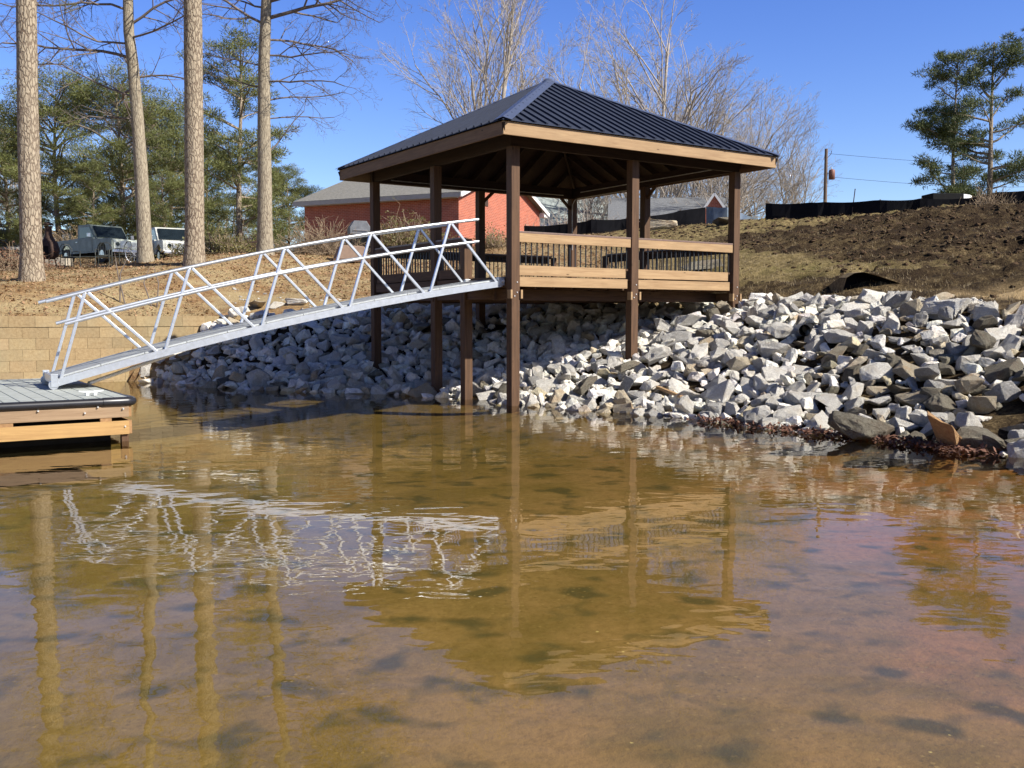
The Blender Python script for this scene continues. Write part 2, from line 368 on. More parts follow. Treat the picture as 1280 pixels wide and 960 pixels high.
def sub(name, Qs):
    used, inv = np.unique(Qs, return_inverse=True); me = mesh_np(name, np.stack([gx[used], gy[used], gz[used]], 1), inv.reshape(Qs.shape), True); return me, used
def ground_mat():
    m, nt, b = nm('bank_ground'); tc = N(nt, 'ShaderNodeTexCoord'); v = tc.outputs['Object']
    at = N(nt, 'ShaderNodeAttribute', attribute_name='zone'); sp = N(nt, 'ShaderNodeSeparateColor'); L(nt, at.outputs['Color'], sp.inputs[0])
    n1 = noi(nt, v, .7, 6, .65); n2 = noi(nt, v, 5, 8, .72); n3 = noi(nt, v, 22, 6, .7)
    litter = ramp(nt, n2, [(.3, (.15, .08, .035)), (.5, (.32, .19, .09)), (.68, (.48, .34, .165))])
    litter = mix(nt, ramp(nt, n1, [(.42, (0, 0, 0)), (.58, (.85, .85, .85))]), litter, ramp(nt, n3, [(.3, (.34, .25, .12)), (.7, (.58, .46, .26))]))
    grass = ramp(nt, n2, [(.3, (.09, .065, .03)), (.5, (.23, .175, .08)), (.7, (.40, .31, .15))])
    grass = mix(nt, ramp(nt, n1, [(.5, (0, 0, 0)), (.68, (.55, .55, .55))]), grass, (.15, .14, .045))
    n5 = noi(nt, v, 2.6, 8, .75, .4)
    soil = ramp(nt, math_(nt, 'MULTIPLY_ADD', n5, .6, math_(nt, 'MULTIPLY', n3, .4)), [(.36, (.014, .009, .006)), (.46, (.050, .033, .018)), (.54, (.13, .092, .046)), (.62, (.28, .205, .105))])
    soil = mix(nt, ramp(nt, noi(nt, coords(nt, (.25, 1., 1), (0, 0, .24)), .9, 4, .6), [(.42, (.75, .75, .75)), (.58, (0, 0, 0))]), soil, (.030, .019, .012))  # dark streaks: furrow shadows painted into the soil colour
    sf = math_(nt, 'ADD', math_(nt, 'MULTIPLY_ADD', n2, 1.2, -.6), math_(nt, 'MULTIPLY_ADD', n1, 1.6, -.8))
    c = mix(nt, sp.outputs[0], grass, litter)
    sfac = ramp(nt, math_(nt, 'ADD', sp.outputs[1], sf), [(.38, (0, 0, 0)), (.62, (1, 1, 1))])
    c = mix(nt, sfac, c, soil)
    sand = ramp(nt, n2, [(.3, (.42, .29, .14)), (.7, (.58, .43, .24))])
    c = mix(nt, sp.outputs[2], c, sand)
    L(nt, c, b.inputs['Base Color']); b.inputs['Roughness'].default_value = 1; b.inputs['Specular IOR Level'].default_value = .1
    bump(nt, b, math_(nt, 'ADD', n2, math_(nt, 'MULTIPLY', n3, .6)), .9, .12); return m
def bed_mat():
    m, nt, b = nm('lake_bed_clay'); tc = N(nt, 'ShaderNodeTexCoord'); v = tc.outputs['Object']
    sp = N(nt, 'ShaderNodeSeparateXYZ'); L(nt, v, sp.inputs[0])
    n1 = noi(nt, v, .35, 5, .6); n2 = noi(nt, v, 2.4, 2, .5, .2); n3 = noi(nt, v, 12, 6, .7); n4 = noi(nt, v, 1.1, 5, .6)
    # red clay towards the right-hand bank, olive silt towards the dock
    side = ramp(nt, math_(nt, 'ADD', math_(nt, 'MULTIPLY_ADD', sp.outputs[0], .07, .42), math_(nt, 'MULTIPLY_ADD', n1, .8, -.4)), [(.2, (0, 0, 0)), (.95, (1, 1, 1))])
    base = mix(nt, side, (.345, .265, .145), (.51, .325, .25))
    base = mix(nt, ramp(nt, math_(nt, 'ADD', math_(nt, 'MULTIPLY', sp.outputs[0], .1), math_(nt, 'MULTIPLY_ADD', n1, .8, -.4)), [(.22, (0, 0, 0)), (.55, (1, 1, 1))]), base, (.50, .25, .145))
    base = mix(nt, ramp(nt, n4, [(.42, (0, 0, 0)), (.62, (.8, .8, .8))]), base, (.25, .195, .10))
    spots = ramp(nt, n2, [(.54, (0, 0, 0)), (.68, (.85, .85, .85))])
    base = mix(nt, spots, base, (.12, .12, .085))
    base = mix(nt, ramp(nt, n3, [(.35, (.35, .35, .35)), (.55, (0, 0, 0))]), base, (.2, .14, .06))
    vo = N(nt, 'ShaderNodeTexVoronoi'); vo.inputs['Scale'].default_value = 2.3; L(nt, v, vo.inputs['Vector'])
    base = mix(nt, ramp(nt, vo.outputs['Distance'], [(.018, (1, 1, 1)), (.03, (0, 0, 0))]), base, (.75, .66, .42))
    vp = N(nt, 'ShaderNodeTexVoronoi'); vp.inputs['Scale'].default_value = 26; vp.inputs['Randomness'].default_value = 1; L(nt, v, vp.inputs['Vector'])   # pebbles and clay crumbs
    sr = N(nt, 'ShaderNodeSeparateColor'); L(nt, vp.outputs['Color'], sr.inputs[0])
    rnd = ramp(nt, vp.outputs['Distance'], [(.22, (1, 1, 1)), (.42, (0, 0, 0))]); patch = ramp(nt, noi(nt, v, .9, 3), [(.42, (.15, .15, .15)), (.62, (1, 1, 1))])
    pk = math_(nt, 'MULTIPLY', rnd, patch)
    base = mix(nt, math_(nt, 'MULTIPLY', pk, ramp(nt, sr.outputs[0], [(.62, (0, 0, 0)), (.7, (.5, .5, .5))])), base, (.14, .115, .07)); base = mix(nt, math_(nt, 'MULTIPLY', pk, ramp(nt, sr.outputs[1], [(.84, (0, 0, 0)), (.9, (.55, .55, .55))])), base, (.55, .43, .27))
    L(nt, base, b.inputs['Base Color']); b.inputs['Roughness'].default_value = 1; b.inputs['Specular IOR Level'].default_value = 0
    bump(nt, b, n3, .4, .03); return m
me, used = sub('ground', Q[~lakeq]); gnd = link('ground', me, ground_mat()); gnd['kind'] = 'structure'
ux, uy = gx[used], gy[used]; us = sdv[used]
px_, py_ = proj(np.stack([ux, uy, gz[used]], 1))
zl_ = 1-sstep(2.5, 5.5, ux+.0*uy)                              # leaf litter left, grass right
soil_ = np.zeros(len(ux))
for k in range(len(ux)):
    x, y = ux[k], uy[k]
    if x > 3 and abs(x) < 40 and y < 60:
        s = sstep(8.5, 12.5, x+.3*(y-25)+2.*noise.noise((x*.15, y*.15, 1)))*(1-sstep(35.5, 38, y))*1.0
        lowband = (1-sstep(24, 27, y+.55*(x-6)))*sstep(4.5, 6, x)
        soil_[k] = max(s*.95, lowband*.9)
    if 0 < us[k] < (5.8 if x > -2 else 4.4) and -8.5 < x < 9 and y < 27.4: soil_[k] = max(soil_[k], .95)
pathm = sstep(8.6, 9.6, ux)*np.exp(-((uy+.33*ux-22.6)/.62)**2)*(uy < 24)
zc = np.stack([zl_, soil_, np.clip(pathm*1.6, 0, 1), np.ones(len(ux))], 1).astype(np.float32)
ca = me.color_attributes.new('zone', 'FLOAT_COLOR', 'POINT'); ca.data.foreach_set('color', zc.ravel())
me, used = sub('lake_bed', Q[lakeq]); bed = link('lake_bed', me, bed_mat()); bed['kind'] = 'structure'
def hz(x, y): return float(height(x, y)[0][0])

# water
def water_mat():
    m, nt, b = nm('clear_lake_water'); nt.nodes.remove(b); tc = N(nt, 'ShaderNodeTexCoord'); v = tc.outputs['Object']
    def sc_(s):
        mp = N(nt, 'ShaderNodeMapping'); mp.inputs['Scale'].default_value = s; mp.inputs['Rotation'].default_value = (0, 0, R_(-8)); L(nt, v, mp.inputs[0]); return mp.outputs[0]
    w1 = noi(nt, sc_((1, 1.45, 1)), 1.5, 1, .5, .6); w2 = noi(nt, sc_((1, 1.7, 1)), 4.2, 1, .5, .5); w3 = noi(nt, sc_((1, 3.0, 1)), 16, 2, .5)
    sy = N(nt, 'ShaderNodeSeparateXYZ'); L(nt, v, sy.inputs[0])   # a light breeze ruffles the water near the far bank, the cove is calmer towards the viewer
    wind = N(nt, 'ShaderNodeMapRange'); wind.inputs['From Min'].default_value = 7; wind.inputs['From Max'].default_value = 15; wind.inputs['To Min'].default_value = .25; wind.inputs['To Max'].default_value = 1; L(nt, sy.outputs[1], wind.inputs['Value'])
    calm = math_(nt, 'MULTIPLY', ramp(nt, noi(nt, v, .22, 2), [(.38, (.35, .35, .35)), (.62, (1, 1, 1))]), wind.outputs[0])
    h = math_(nt, 'MULTIPLY', w1, .0040); h = math_(nt, 'MULTIPLY_ADD', w2, .00110, h); h = math_(nt, 'ADD', h, math_(nt, 'MULTIPLY', math_(nt, 'MULTIPLY', w3, .00007), calm))
    bp = N(nt, 'ShaderNodeBump'); bp.inputs['Strength'].default_value = 1; bp.inputs['Distance'].default_value = 1; L(nt, h, bp.inputs['Height'])
    fr = N(nt, 'ShaderNodeFresnel'); L(nt, bp.outputs[0], fr.inputs['Normal'])
    # light coming up out of the (unrefracted) water sees the same air-to-water reflectance
    ge = N(nt, 'ShaderNodeNewGeometry'); mr = N(nt, 'ShaderNodeMapRange'); mr.inputs['To Min'].default_value = 1.43; mr.inputs['To Max'].default_value = .70; L(nt, ge.outputs['Backfacing'], mr.inputs['Value']); L(nt, mr.outputs[0], fr.inputs['IOR'])
    gl = N(nt, 'ShaderNodeBsdfGlossy'); gl.inputs['Roughness'].default_value = .012; L(nt, bp.outputs[0], gl.inputs['Normal'])
    tr = N(nt, 'ShaderNodeBsdfTransparent'); tr.inputs['Color'].default_value = (.775, .72, .485, 1)
    ms = N(nt, 'ShaderNodeMixShader'); L(nt, fr.outputs[0], ms.inputs[0]); L(nt, tr.outputs[0], ms.inputs[1]); L(nt, gl.outputs[0], ms.inputs[2])
    L(nt, ms.outputs[0], nt.nodes['Material Output'].inputs[0]); return m
wx = axis(-24, 22, 2, 1500); wy = axis(-10, 34, 2, 1500)
WX, WY = np.meshgrid(wx, wy); n_ = len(wx); a = (np.arange(len(wy)-1)[:, None]*n_+np.arange(n_-1)[None]).ravel()
wt = link('lake_water', mesh_np('lake_water', np.stack([WX.ravel(), WY.ravel(), 0*WX.ravel()], 1), np.stack([a, a+1, a+1+n_, a+n_], 1)), water_mat()); wt['kind'] = 'structure'

# ------------------------------------------------------------------ riprap rocks
def rock_mesh(seed, fine):
    rg = random.Random(seed); bm = bmesh.new()
    ax = (1.2*rg.uniform(.8, 1.3), rg.uniform(.75, 1.1), .62*rg.uniform(.8, 1.5))
    for _ in range(rg.randint(11, 17)):
        v = Vector((rg.gauss(0, 1), rg.gauss(0, 1), rg.gauss(0, 1))).normalized()
        e = 1.6; v = Vector([math.copysign(abs(c)**(1/e), c) for c in v]) * rg.uniform(.78, 1.02)
        bm.verts.new((v.x*ax[0], v.y*ax[1], v.z*ax[2]))
    r = bmesh.ops.convex_hull(bm, input=bm.verts)
    bmesh.ops.delete(bm, geom=[g for g in r['geom_interior'] if isinstance(g, bmesh.types.BMVert)], context='VERTS')
    bmesh.ops.dissolve_limit(bm, angle_limit=R_(14), verts=bm.verts, edges=bm.edges)
    bmesh.ops.bevel(bm, geom=list(bm.edges), offset=.035, segments=1, affect='EDGES', clamp_overlap=True)
    bmesh.ops.triangulate(bm, faces=bm.faces)
    if fine:
        bmesh.ops.subdivide_edges(bm, edges=[e for e in bm.edges if e.calc_length() > .25], cuts=2, use_grid_fill=True)
        bmesh.ops.triangulate(bm, faces=bm.faces)
        for v in bm.verts: v.co += v.co.normalized()*(noise.fractal(v.co*2.2+Vector((seed*3.1, 0, 0)), .8, 2.1, 5)*.11)
    me = bpy.data.meshes.new('rock'); bm.to_mesh(me); bm.free(); return me
FINE = [rock_mesh(s, True) for s in range(22)]
FV = []
for me in FINE:
    v = np.empty(len(me.vertices)*3, np.float32); me.vertices.foreach_get('co', v); f = np.empty(len(me.polygons)*3, np.int32); me.polygons.foreach_get('vertices', f); FV.append((v.reshape(-1, 3), f.reshape(-1, 3)))
FM = {}
for i, me in enumerate(FINE):
    t = me.color_attributes.new('tint', 'FLOAT_COLOR', 'POINT'); t.data.foreach_set('color', np.ones(len(me.vertices)*4, np.float32))
    for c in range(5):
        m2 = me.copy(); m2.materials.append(ROCKM[c]); FM[(i, c)] = m2
from math import hypot
poly = SHORE+TOPL[::-1]
def inside(x, y, P=poly):
    c = False; j = len(P)-1
    for i in range(len(P)):
        if (P[i][1] > y) != (P[j][1] > y) and x < (P[j][0]-P[i][0])*(y-P[i][1])/(P[j][1]-P[i][1])+P[i][0]: c = not c
        j = i
    return c
rocks = []; cell = {}
def near(x, y, rr, k):
    cx, cy = int(x//.6), int(y//.6)
    for i in range(cx-1, cx+2):
        for j in range(cy-1, cy+2):
            for (a, b, r) in cell.get((i, j), ()):
                if hypot(a-x, b-y) < k*(rr+r): return True
    return False
rg = random.Random(5)
posts_xy = [GW(s, q)[:2] for s, q in ((0, 0), (3.05, 0), (6.1, 0), (0, 3.05), (0, 6.1), (3.05, 6.1), (6.1, 6.1), (6.1, 3.05), (0, 1.77))]
def throw(n, r0, r1, k, lift):
    for _ in range(n):
        x = rg.uniform(-11, 13.5); y = rg.uniform(6.5, 28.5); r = r0+(r1-r0)*rg.random()**1.6
        if not inside(x, y): continue
        if x < -8.2 and ((x-WO[0])*lv[0]+(y-WO[1])*lv[1]) > -.35 and ((x-WO[0])*rv[0]+(y-WO[1])*rv[1]) < 1.9: continue
        if any(hypot(x-a, y-b) < r*.9+.1 for a, b in posts_xy): continue
        if near(x, y, r, k): continue
        cell.setdefault((int(x//.6), int(y//.6)), []).append((x, y, r)); rocks.append([x, y, r, lift])
throw(900, .25, .32, .82, .16); throw(24000, .165, .25, .78, .22); throw(50000, .12, .18, .74, .32); throw(50000, .07, .12, .70, .5)
base_n = len(rocks)
for x, y, r, l in list(rocks):          # a loose second course lying on the first
    if rg.random() < .2 and r > .14:
        a = rg.uniform(0, 6.28); d = r*1.0; x2 = x+d*math.cos(a); y2 = y+d*math.sin(a)
        if inside(x2, y2) and not any(hypot(x2-p, y2-q) < .34 for p, q in posts_xy) and not (x2 < -8.2 and ((x2-WO[0])*lv[0]+(y2-WO[1])*lv[1]) > -.35): rocks.append([x2, y2, rg.uniform(.12, .22), 1.05])
RX = np.array([(r[0], r[1]) for r in rocks]); RZ = height(RX[:, 0], RX[:, 1])[0]; RS = shore_side(RX[:, 0], RX[:, 1])
info = []
for i, (x, y, r, lift) in enumerate(rocks):
    z = RZ[i]+r*lift+(.05 if lift < 1 else .06)
    s = RS[i]
    darkp = sstep(4.6, 7.0, x)*(1-sstep(2.3, 4.0, s))          # browner stones low on the right-hand end
    u = rg.random()
    edge = 1-sstep(.1, .7, s)
    if rg.random() < darkp*.68: c = 3 if u < .62 else (2 if u < .85 else 1)
    else: c = 0 if u < .76 else (1 if u < .88 else (2 if u < .96 else 3))
    if edge > .5 and rg.random() < .3: c = 3 if x > 3.5 else 2
    px, py = proj(np.array([x, y, z]))
    info.append(dict(p=(x, y, z), r=r, c=c, px=px, py=py, s=s, vis=r/math.hypot(x, y)*(1 if lift < 1 else 1.25), k=rg.randrange(22), rot=(rg.gauss(0, .38), rg.gauss(0, .38), rg.uniform(0, 6.28))))
# a few stones of the photo that can be told apart
def special(px, py, z, r, c, k, rot, label, sz=(1, 1, 1), Y=None):
    p = un(px, py, z=z) if Y is None else un(px, py, Y=Y); o = link('riprap_rock', FM[(k, c)]); o.location = p; o.scale = (r*sz[0], r*sz[1], r*sz[2]); o.rotation_euler = rot
    tag(o, label, 'rock', 'riprap rocks on the bank'); return p
SP = [special(1175, 545, .16, .38, 4, 2, (.5, .5, .8), 'big orange-tan rock with a lit face at the water edge on the right'),
      special(1230, 556, .05, .34, 3, 5, (.1, .0, .2), 'flat-topped dark grey boulder lying in the shallow water at right', (1.1, 1, .9)),
      special(1264, 536, .2, .44, 2, 7, (.3, -.2, 1.9), 'large brown boulder at the water edge, rightmost of the bank'),
      special(1075, 535, .16, .36, 3, 9, (.1, .2, .2), 'brown pyramid shaped rock just above the red leaves', (1.2, 1, 1)),
      special(608, 497, .04, .24, 0, 1, (0, .1, .3), 'white rock half in the water between the two front gazebo posts'),
      special(1095, 372, 2.0, .30, 0, 3, (.2, .1, .3), 'long white slab rock crowning the top of the riprap', (1.4, .9, .8), 19.4),
      special(1185, 388, 1.8, .31, 0, 11, (.2, .2, 2.3), 'broad white rock on the bank top below the sandy path', (1.35, 1, .9), 17.4),
      special(905, 385, 1.85, .26, 2, 4, (.2, .1, 1.2), 'yellowish rock at the foot of the right front gazebo post', (1, 1, 1), 22.2)]
info = [d for d in info if all(math.hypot(d['p'][0]-s[0], d['p'][1]-s[1]) > .42 for s in SP)]
inv = [d for d in info if -5 < d['px'] < 1285 and d['s'] > -.2]
inv.sort(key=lambda d: -d['vis']); ind = inv[:288]; ids = {id(d) for d in ind}
CN = ['white', 'grey', 'tan', 'dark brown', 'orange']
def rock_label(d):
    px, s = d['px'], d['s']; col = CN[d['c']]; sz = 'large' if d['r'] > .3 else 'medium'
    if px < 470: zone = 'in the shaded bank under the gangway'
    elif px < 650: zone = 'in the shade under the left half of the gazebo deck'
    elif px < 790: zone = 'between the near and middle front gazebo posts'
    elif px < 920: zone = 'between the middle and right front gazebo posts'
    elif px < 1100: zone = 'just right of the gazebo below the dug hillside'
    else: zone = 'at the far right end of the riprap'
    row = 'at the water edge' if s < .8 else ('halfway up' if s < 3 else 'near the top of the bank')
    return f'{sz} {col} angular rock {row} {zone}'
for d in ind:
    o = link('riprap_rock', FM[(d['k'], d['c'])]); o.location = d['p']; o.scale = [d['r']]*3; o.rotation_euler = d['rot']
    lb = rock_label(d); lb = ' '.join(lb.split()[:16]); tag(o, lb, 'rock', 'riprap rocks on the bank')
rest = [d for d in info if id(d) not in ids]
Vs, Fs, Ms, Ts, off = [], [], [], [], 0
for d in rest:
    v, f = FV[d['k']]; M = np.array(Euler(d['rot']).to_matrix())
    Vs.append((v*d['r'])@M.T+np.array(d['p'])); Fs.append(f+off); off += len(v); Ms.append(np.full(len(f), d['c'], np.int32)); t = rg.uniform(.85, 1.2)
    Ts.append(np.tile(np.array([t, t*rg.uniform(.97, 1.03), t*rg.uniform(.94, 1.05), 1], np.float32), (len(v), 1)))
me = mesh_np('riprap_rubble', np.concatenate(Vs), np.concatenate(Fs)); o = link('riprap_rubble', me, ROCKM)
me.polygons.foreach_set('material_index', np.concatenate(Ms)); t = me.color_attributes.new('tint', 'FLOAT_COLOR', 'POINT'); t.data.foreach_set('color', np.concatenate(Ts).ravel())
tag(o, 'smaller rocks and rubble filling the riprap bank', 'rubble', None, 'stuff')
print('rocks', len(info), len(rest))

# dead leaves at the water's edge, dry grass, leaf litter: stuff
def scatter_quads(name, P, ln, wd, mat, label, cat, tilt=1.0, up=False):
    n = len(P); a = RNG.uniform(0, 2*math.pi, n); e = RNG.normal(0, .5*tilt, n) if not up else RNG.uniform(.7, 1.45, n)
    d = np.stack([np.cos(a)*np.cos(e), np.sin(a)*np.cos(e), np.sin(e)], 1); s = np.stack([-np.sin(a), np.cos(a), RNG.normal(0, .4, n)], 1)
    s /= np.linalg.norm(s, axis=1)[:, None]
    l = (ln*RNG.uniform(.6, 1.3, n))[:, None]; w = (wd*RNG.uniform(.6, 1.3, n))[:, None]
    V = np.stack([P-s*w/2, P+s*w/2, P+d*l+s*w/2*(.25 if up else 1), P+d*l-s*w/2*(.25 if up else 1)], 1).reshape(-1, 3)
    F = np.arange(4*n).reshape(n, 4); o = link(name, mesh_np(name, V, F), mat); tag(o, label, cat, None, 'stuff'); return o
P = []
lp = [(3.2, 16.2), (3.91, 15.25), (4.6, 14.3), (5.24, 13.68), (5.6, 12.9), (5.95, 12.2)]
for _ in range(1700):
    i = rg.randrange(len(lp)-1); t = rg.random(); x = lp[i][0]*(1-t)+lp[i+1][0]*t+rg.gauss(0, .16); y = lp[i][1]*(1-t)+lp[i+1][1]*t+rg.gauss(0, .16)
    P.append((x, y, rg.uniform(.0, .06)+.012))
scatter_quads('dead_leaves', np.array(P), .055, .035, leaf_m, 'drift of dead red brown leaves along the water line', 'leaves')
def surf_pts(n, fn):
    x = RNG.uniform(-24, 22, n); y = RNG.uniform(15, 48, n); k = fn(x, y); x = x[k]; y = y[k]
    ix = np.searchsorted(xs, x)-1; iy = np.searchsorted(ys, y)-1; x0 = xs[ix]; y0 = ys[iy]; tx = (x-x0)/(xs[ix+1]-x0); ty = (y-y0)/(ys[iy+1]-y0)
    g = gz.reshape(ny, nx); z = g[iy, ix]*(1-tx)*(1-ty)+g[iy, ix+1]*tx*(1-ty)+g[iy+1, ix]*(1-tx)*ty+g[iy+1, ix+1]*tx*ty
    return np.stack([x, y, z], 1)
def on_land(x, y): 
    s = shore_side(x, y); m = (x-WO[0])*rv[0]+(y-WO[1])*rv[1]; q = (x-WO[0])*lv[0]+(y-WO[1])*lv[1]
    return ((s > 5.6) | ((q > .5) & (m < 2.5)) & (s > -50)) & ~((q < .5) & (m < 2.0)) & ((np.abs(x/np.maximum(y, 1)) < .56))
P = surf_pts(150000, lambda x, y: on_land(x, y) & (x > 3) & (RNG.random(len(x)) < np.where(x+.3*(y-25) > 9, .35, .9)))
scatter_quads('dry_grass', P-np.array([0, 0, .01]), .085, .014, straw_m, 'short dry straw coloured grass on the hillside', 'grass', up=True)
P = surf_pts(150000, lambda x, y: on_land(x, y) & (x < 4))
k = RNG.random(len(P)) < .42
scatter_quads('fallen_leaves', P[k]+np.array([0, 0, .015]), .075, .055, simple('brown_leaf_litter', (.30, .18, .095), .85, 0, .6, 25, 0), 'brown fallen leaves covering the bank behind the wall', 'leaves')
scatter_quads('pine_straw', P[~k], .09, .012, straw_m, 'pine straw and dry grass blades on the bank behind the wall', 'pine straw', up=True)
# ------------------------------------------------------------------ block retaining wall
ANG = math.atan2(.556, .831)
wall = empty('retaining_wall', (WO[0], WO[1], 0), ANG); tag(wall, 'tan concrete block retaining wall along the water behind the dock', 'wall')
def blocks(name, rows):
    V, F, T = [], [], []; r2 = random.Random(3)
    for k in rows:
        z1 = 1.76-.288*k; z0 = z1-.284; x = -34+(.31 if k % 2 else 0); cap = k == 0
        while x < 2.3:
            w = .62; y0 = r2.uniform(-.006, .006)-(.02 if cap else 0)
            x1 = min(x+w-.006, 2.35); b = len(V)
            V += [(x, y0, z0), (x1, y0, z0), (x1, .3, z0), (x, .3, z0), (x, y0, z1), (x1, y0, z1), (x1, .3, z1), (x, .3, z1)]
            F += [(b, b+3, b+2, b+1), (b+4, b+5, b+6, b+7), (b, b+1, b+5, b+4), (b+1, b+2, b+6, b+5), (b+2, b+3, b+7, b+6), (b+3, b, b+4, b+7)]
            t = r2.uniform(.86, 1.1); t2 = t*r2.uniform(.94, 1.0); T += [(t, t2, t2*.97, 1)]*8; x += w
    me = mesh_np(name, V, F); o = link(name, me, block_m, wall); c = me.color_attributes.new('tint', 'FLOAT_COLOR', 'POINT'); c.data.foreach_set('color', np.array(T, np.float32).ravel()); return o
blocks('cap_course', [0]); blocks('block_courses', range(1, 9))
MB().box((-34, .018, -.9), (2.3, .28, 1.70)).build('backing', simple('wall_joint', (.17, .125, .075), .95), wall)

# ------------------------------------------------------------------ floating dock
dC = np.array([-5.37, 13.60]); dock = empty('floating_dock', (dC[0], dC[1], 0), ANG); tag(dock, 'floating wooden dock with grey decking and black bumper at left', 'dock')
DW, DL = 7.2, 5.3
m_ = MB(); x = -DW
while x < -.05:
    for ya, yb in ((.03, 2.52), (2.53, DL)): m_.box((x+.005, ya, .585), (min(x+.192, -.02), yb-.004, .617))
    x += .2
m_.build('decking', comp, dock, .003)
MB().box((-DW, .05, .40), (-.05, DL-.02, .575)).build('deck_frame', dark_float, dock)
MB().box((-DW, .18, -.35), (-.25, DL-.2, .36)).build('float', dark_float, dock)
m_ = MB(); 
def bumper(a, b, name): MB().tube([a, b], .058, 12).build(name, black_vinyl, dock)
bumper((-DW, -.02, .565), (-.36, -.02, .565), 'bumper')
MB().tube([(-.38, -.022, .566), (-.06, -.022, .566), (.0, .0, .566), (.022, .06, .566), (.022, .34, .566)], .064, 12).build('corner_bumper', black_vinyl, dock)
MB().tube([(.02, .35, .565), (.02, DL, .565)], .055, 12).build('bumper', black_vinyl, dock)
MB().box((-DW, -.03, .345), (-.04, .02, .505)).build('fascia_board', wood_grey, dock, .004)
MB().box((-DW, -.045, .105), (-.045, -.0, .295)).build('fascia_board', wood_dock, dock, .004)
MB().box((-.038, .0, .345), (.0, DL, .505)).build('end_board', wood_blk, dock, .004)
MB().box((-.04, .0, .105), (.003, DL, .295)).build('end_board', wood_blk, dock, .004)
for x0, x1 in ((-.42, -.27), (-1.75, -1.5), (-3.2, -2.95), (-4.7, -4.45)): MB().box((x0, -.022, .294), (x1, .05, .346)).build('spacer_block', wood_blk, dock, .003)
MB().box((-.14, .0, -.25), (-.045, .10, .10)).build('corner_post', wood_post, dock, .004)
m_ = MB()
for x, z in ((-.10, .455), (-.10, .215), (-.55, .40), (-1.72, .40), (-1.6, .455), (-3.1, .455), (-3.1, .215), (-.30, .50), (-.2, .52)): m_.lathe([(.0, .0), (.016, .0), (.016, .008), (.006, .016)], (0, 0, 0), 8); vs = m_.v[-34:] if False else None
m_ = MB()
for x, z in ((-.12, .465), (-.10, .215), (-1.72, .375), (-1.2, .49), (-.45, .505), (-2.1, .49), (-3.1, .465), (-3.1, .215), (-.62, .43)):
    m_.tube([(x, -.03, z), (x, -.062, z)], [.017, .011], 8)
m_.build('bolt', bolt_m, dock)['kind'] = 'thing'
cl = empty('dock_cleat', (0, 0, 0), 0); p = un(114, 494, z=.62); cl.location = (p[0], p[1], .618); cl.rotation_euler = (0, 0, ANG)
tag(cl, 'white metal mooring cleat on the front edge of the dock', 'cleat')
MB().tube([(-.165, 0, .062), (-.07, 0, .05), (.07, 0, .05), (.165, 0, .062)], [.010, .016, .016, .010], 8).build('horn', white_trim, cl)
MB().box((-.075, -.028, 0), (-.03, .028, .05)).build('foot', white_trim, cl, .004); MB().box((.03, -.028, 0), (.075, .028, .05)).build('foot', white_trim, cl, .004)

# ------------------------------------------------------------------ gangway
A0 = np.array([-7.10, 15.02]); D0 = np.array([-.20, 19.08]); gv = D0-A0; GL = float(np.hypot(*gv)); ga = math.atan2(gv[1], gv[0])
gw = empty('gangway', (A0[0], A0[1], 0), ga); tag(gw, 'arched aluminium truss gangway ramp rising from the dock to the gazebo', 'gangway')
GWD = 1.38
def gz_(t, h=0): return .66+(2.335-.66)*t+.62*t*(1-t)+h
NS = 24; ts = [i/NS for i in range(NS+1)]
for y in (0, GWD):
    m_ = MB()
    for i in range(NS):
        a, b = ts[i], ts[i+1]
        vs = [(a*GL, y-.03, gz_(a)), (b*GL, y-.03, gz_(b)), (b*GL, y+.03, gz_(b)), (a*GL, y+.03, gz_(a)), (a*GL, y-.03, gz_(a, .118)), (b*GL, y-.03, gz_(b, .118)), (b*GL, y+.03, gz_(b, .118)), (a*GL, y+.03, gz_(a, .118))]
        m_.add(vs, [(0, 3, 2, 1), (4, 5, 6, 7), (0, 1, 5, 4), (2, 3, 7, 6)]+([(3, 0, 4, 7)] if i == 0 else [])+([(1, 2, 6, 5)] if i == NS-1 else []))
    m_.build('side_beam', alu, gw)
    for nme, h, r_, t0, t1 in (('top_rail', 1.35, .030, -.012, .935), ('mid_rail', .93, .030, .02, .935)):
        MB().tube([(t*GL, y, gz_(t, h)) for t in [t0+(t1-t0)*i/20 for i in range(21)]], r_, 10).build(nme, alu, gw)
    for i in range(5):
        b0, tp, b1 = .2*i+(.004 if i == 0 else 0), .2*i+.06, .2*i+.2-(.005 if i == 4 else 0)
        for s, e in ((b0, tp), (b1, tp)):
            off = .02 if s > e else -.02
            MB().bar(((s*GL)-off, y, gz_(s, .02)), (e*GL+off, y, gz_(e, 1.33)), .045, .045, (0, 1, 0)).build('truss_brace', alu, gw, .004)
m_ = MB(); nb = 7; wv = (GWD-.07)/nb
for j in range(nb):
    y0 = .035+j*wv
    for i in range(NS):
        a = ts[i]+(.0006 if i % 2 == 0 else 0); b = ts[i+1]-(.0006 if i % 2 else 0)
        m_.add([(a*GL, y0+.003, gz_(a, .15)), (b*GL, y0+.003, gz_(b, .15)), (b*GL, y0+wv-.003, gz_(b, .15)), (a*GL, y0+wv-.003, gz_(a, .15)), (a*GL, y0+.003, gz_(a, .122)), (b*GL, y0+.003, gz_(b, .122)), (b*GL, y0+wv-.003, gz_(b, .122)), (a*GL, y0+wv-.003, gz_(a, .122))],
               [(0, 1, 2, 3), (7, 6, 5, 4), (0, 4, 5, 1), (2, 6, 7, 3), (0, 3, 7, 4), (1, 5, 6, 2)])
m_.build('deck_planks', alu_deck, gw)
for i in range(1, 12):
    t = i/12; MB().bar((t*GL, .03, gz_(t, .05)), (t*GL, GWD-.03, gz_(t, .05)), .05, .09).build('cross_member', alu, gw)
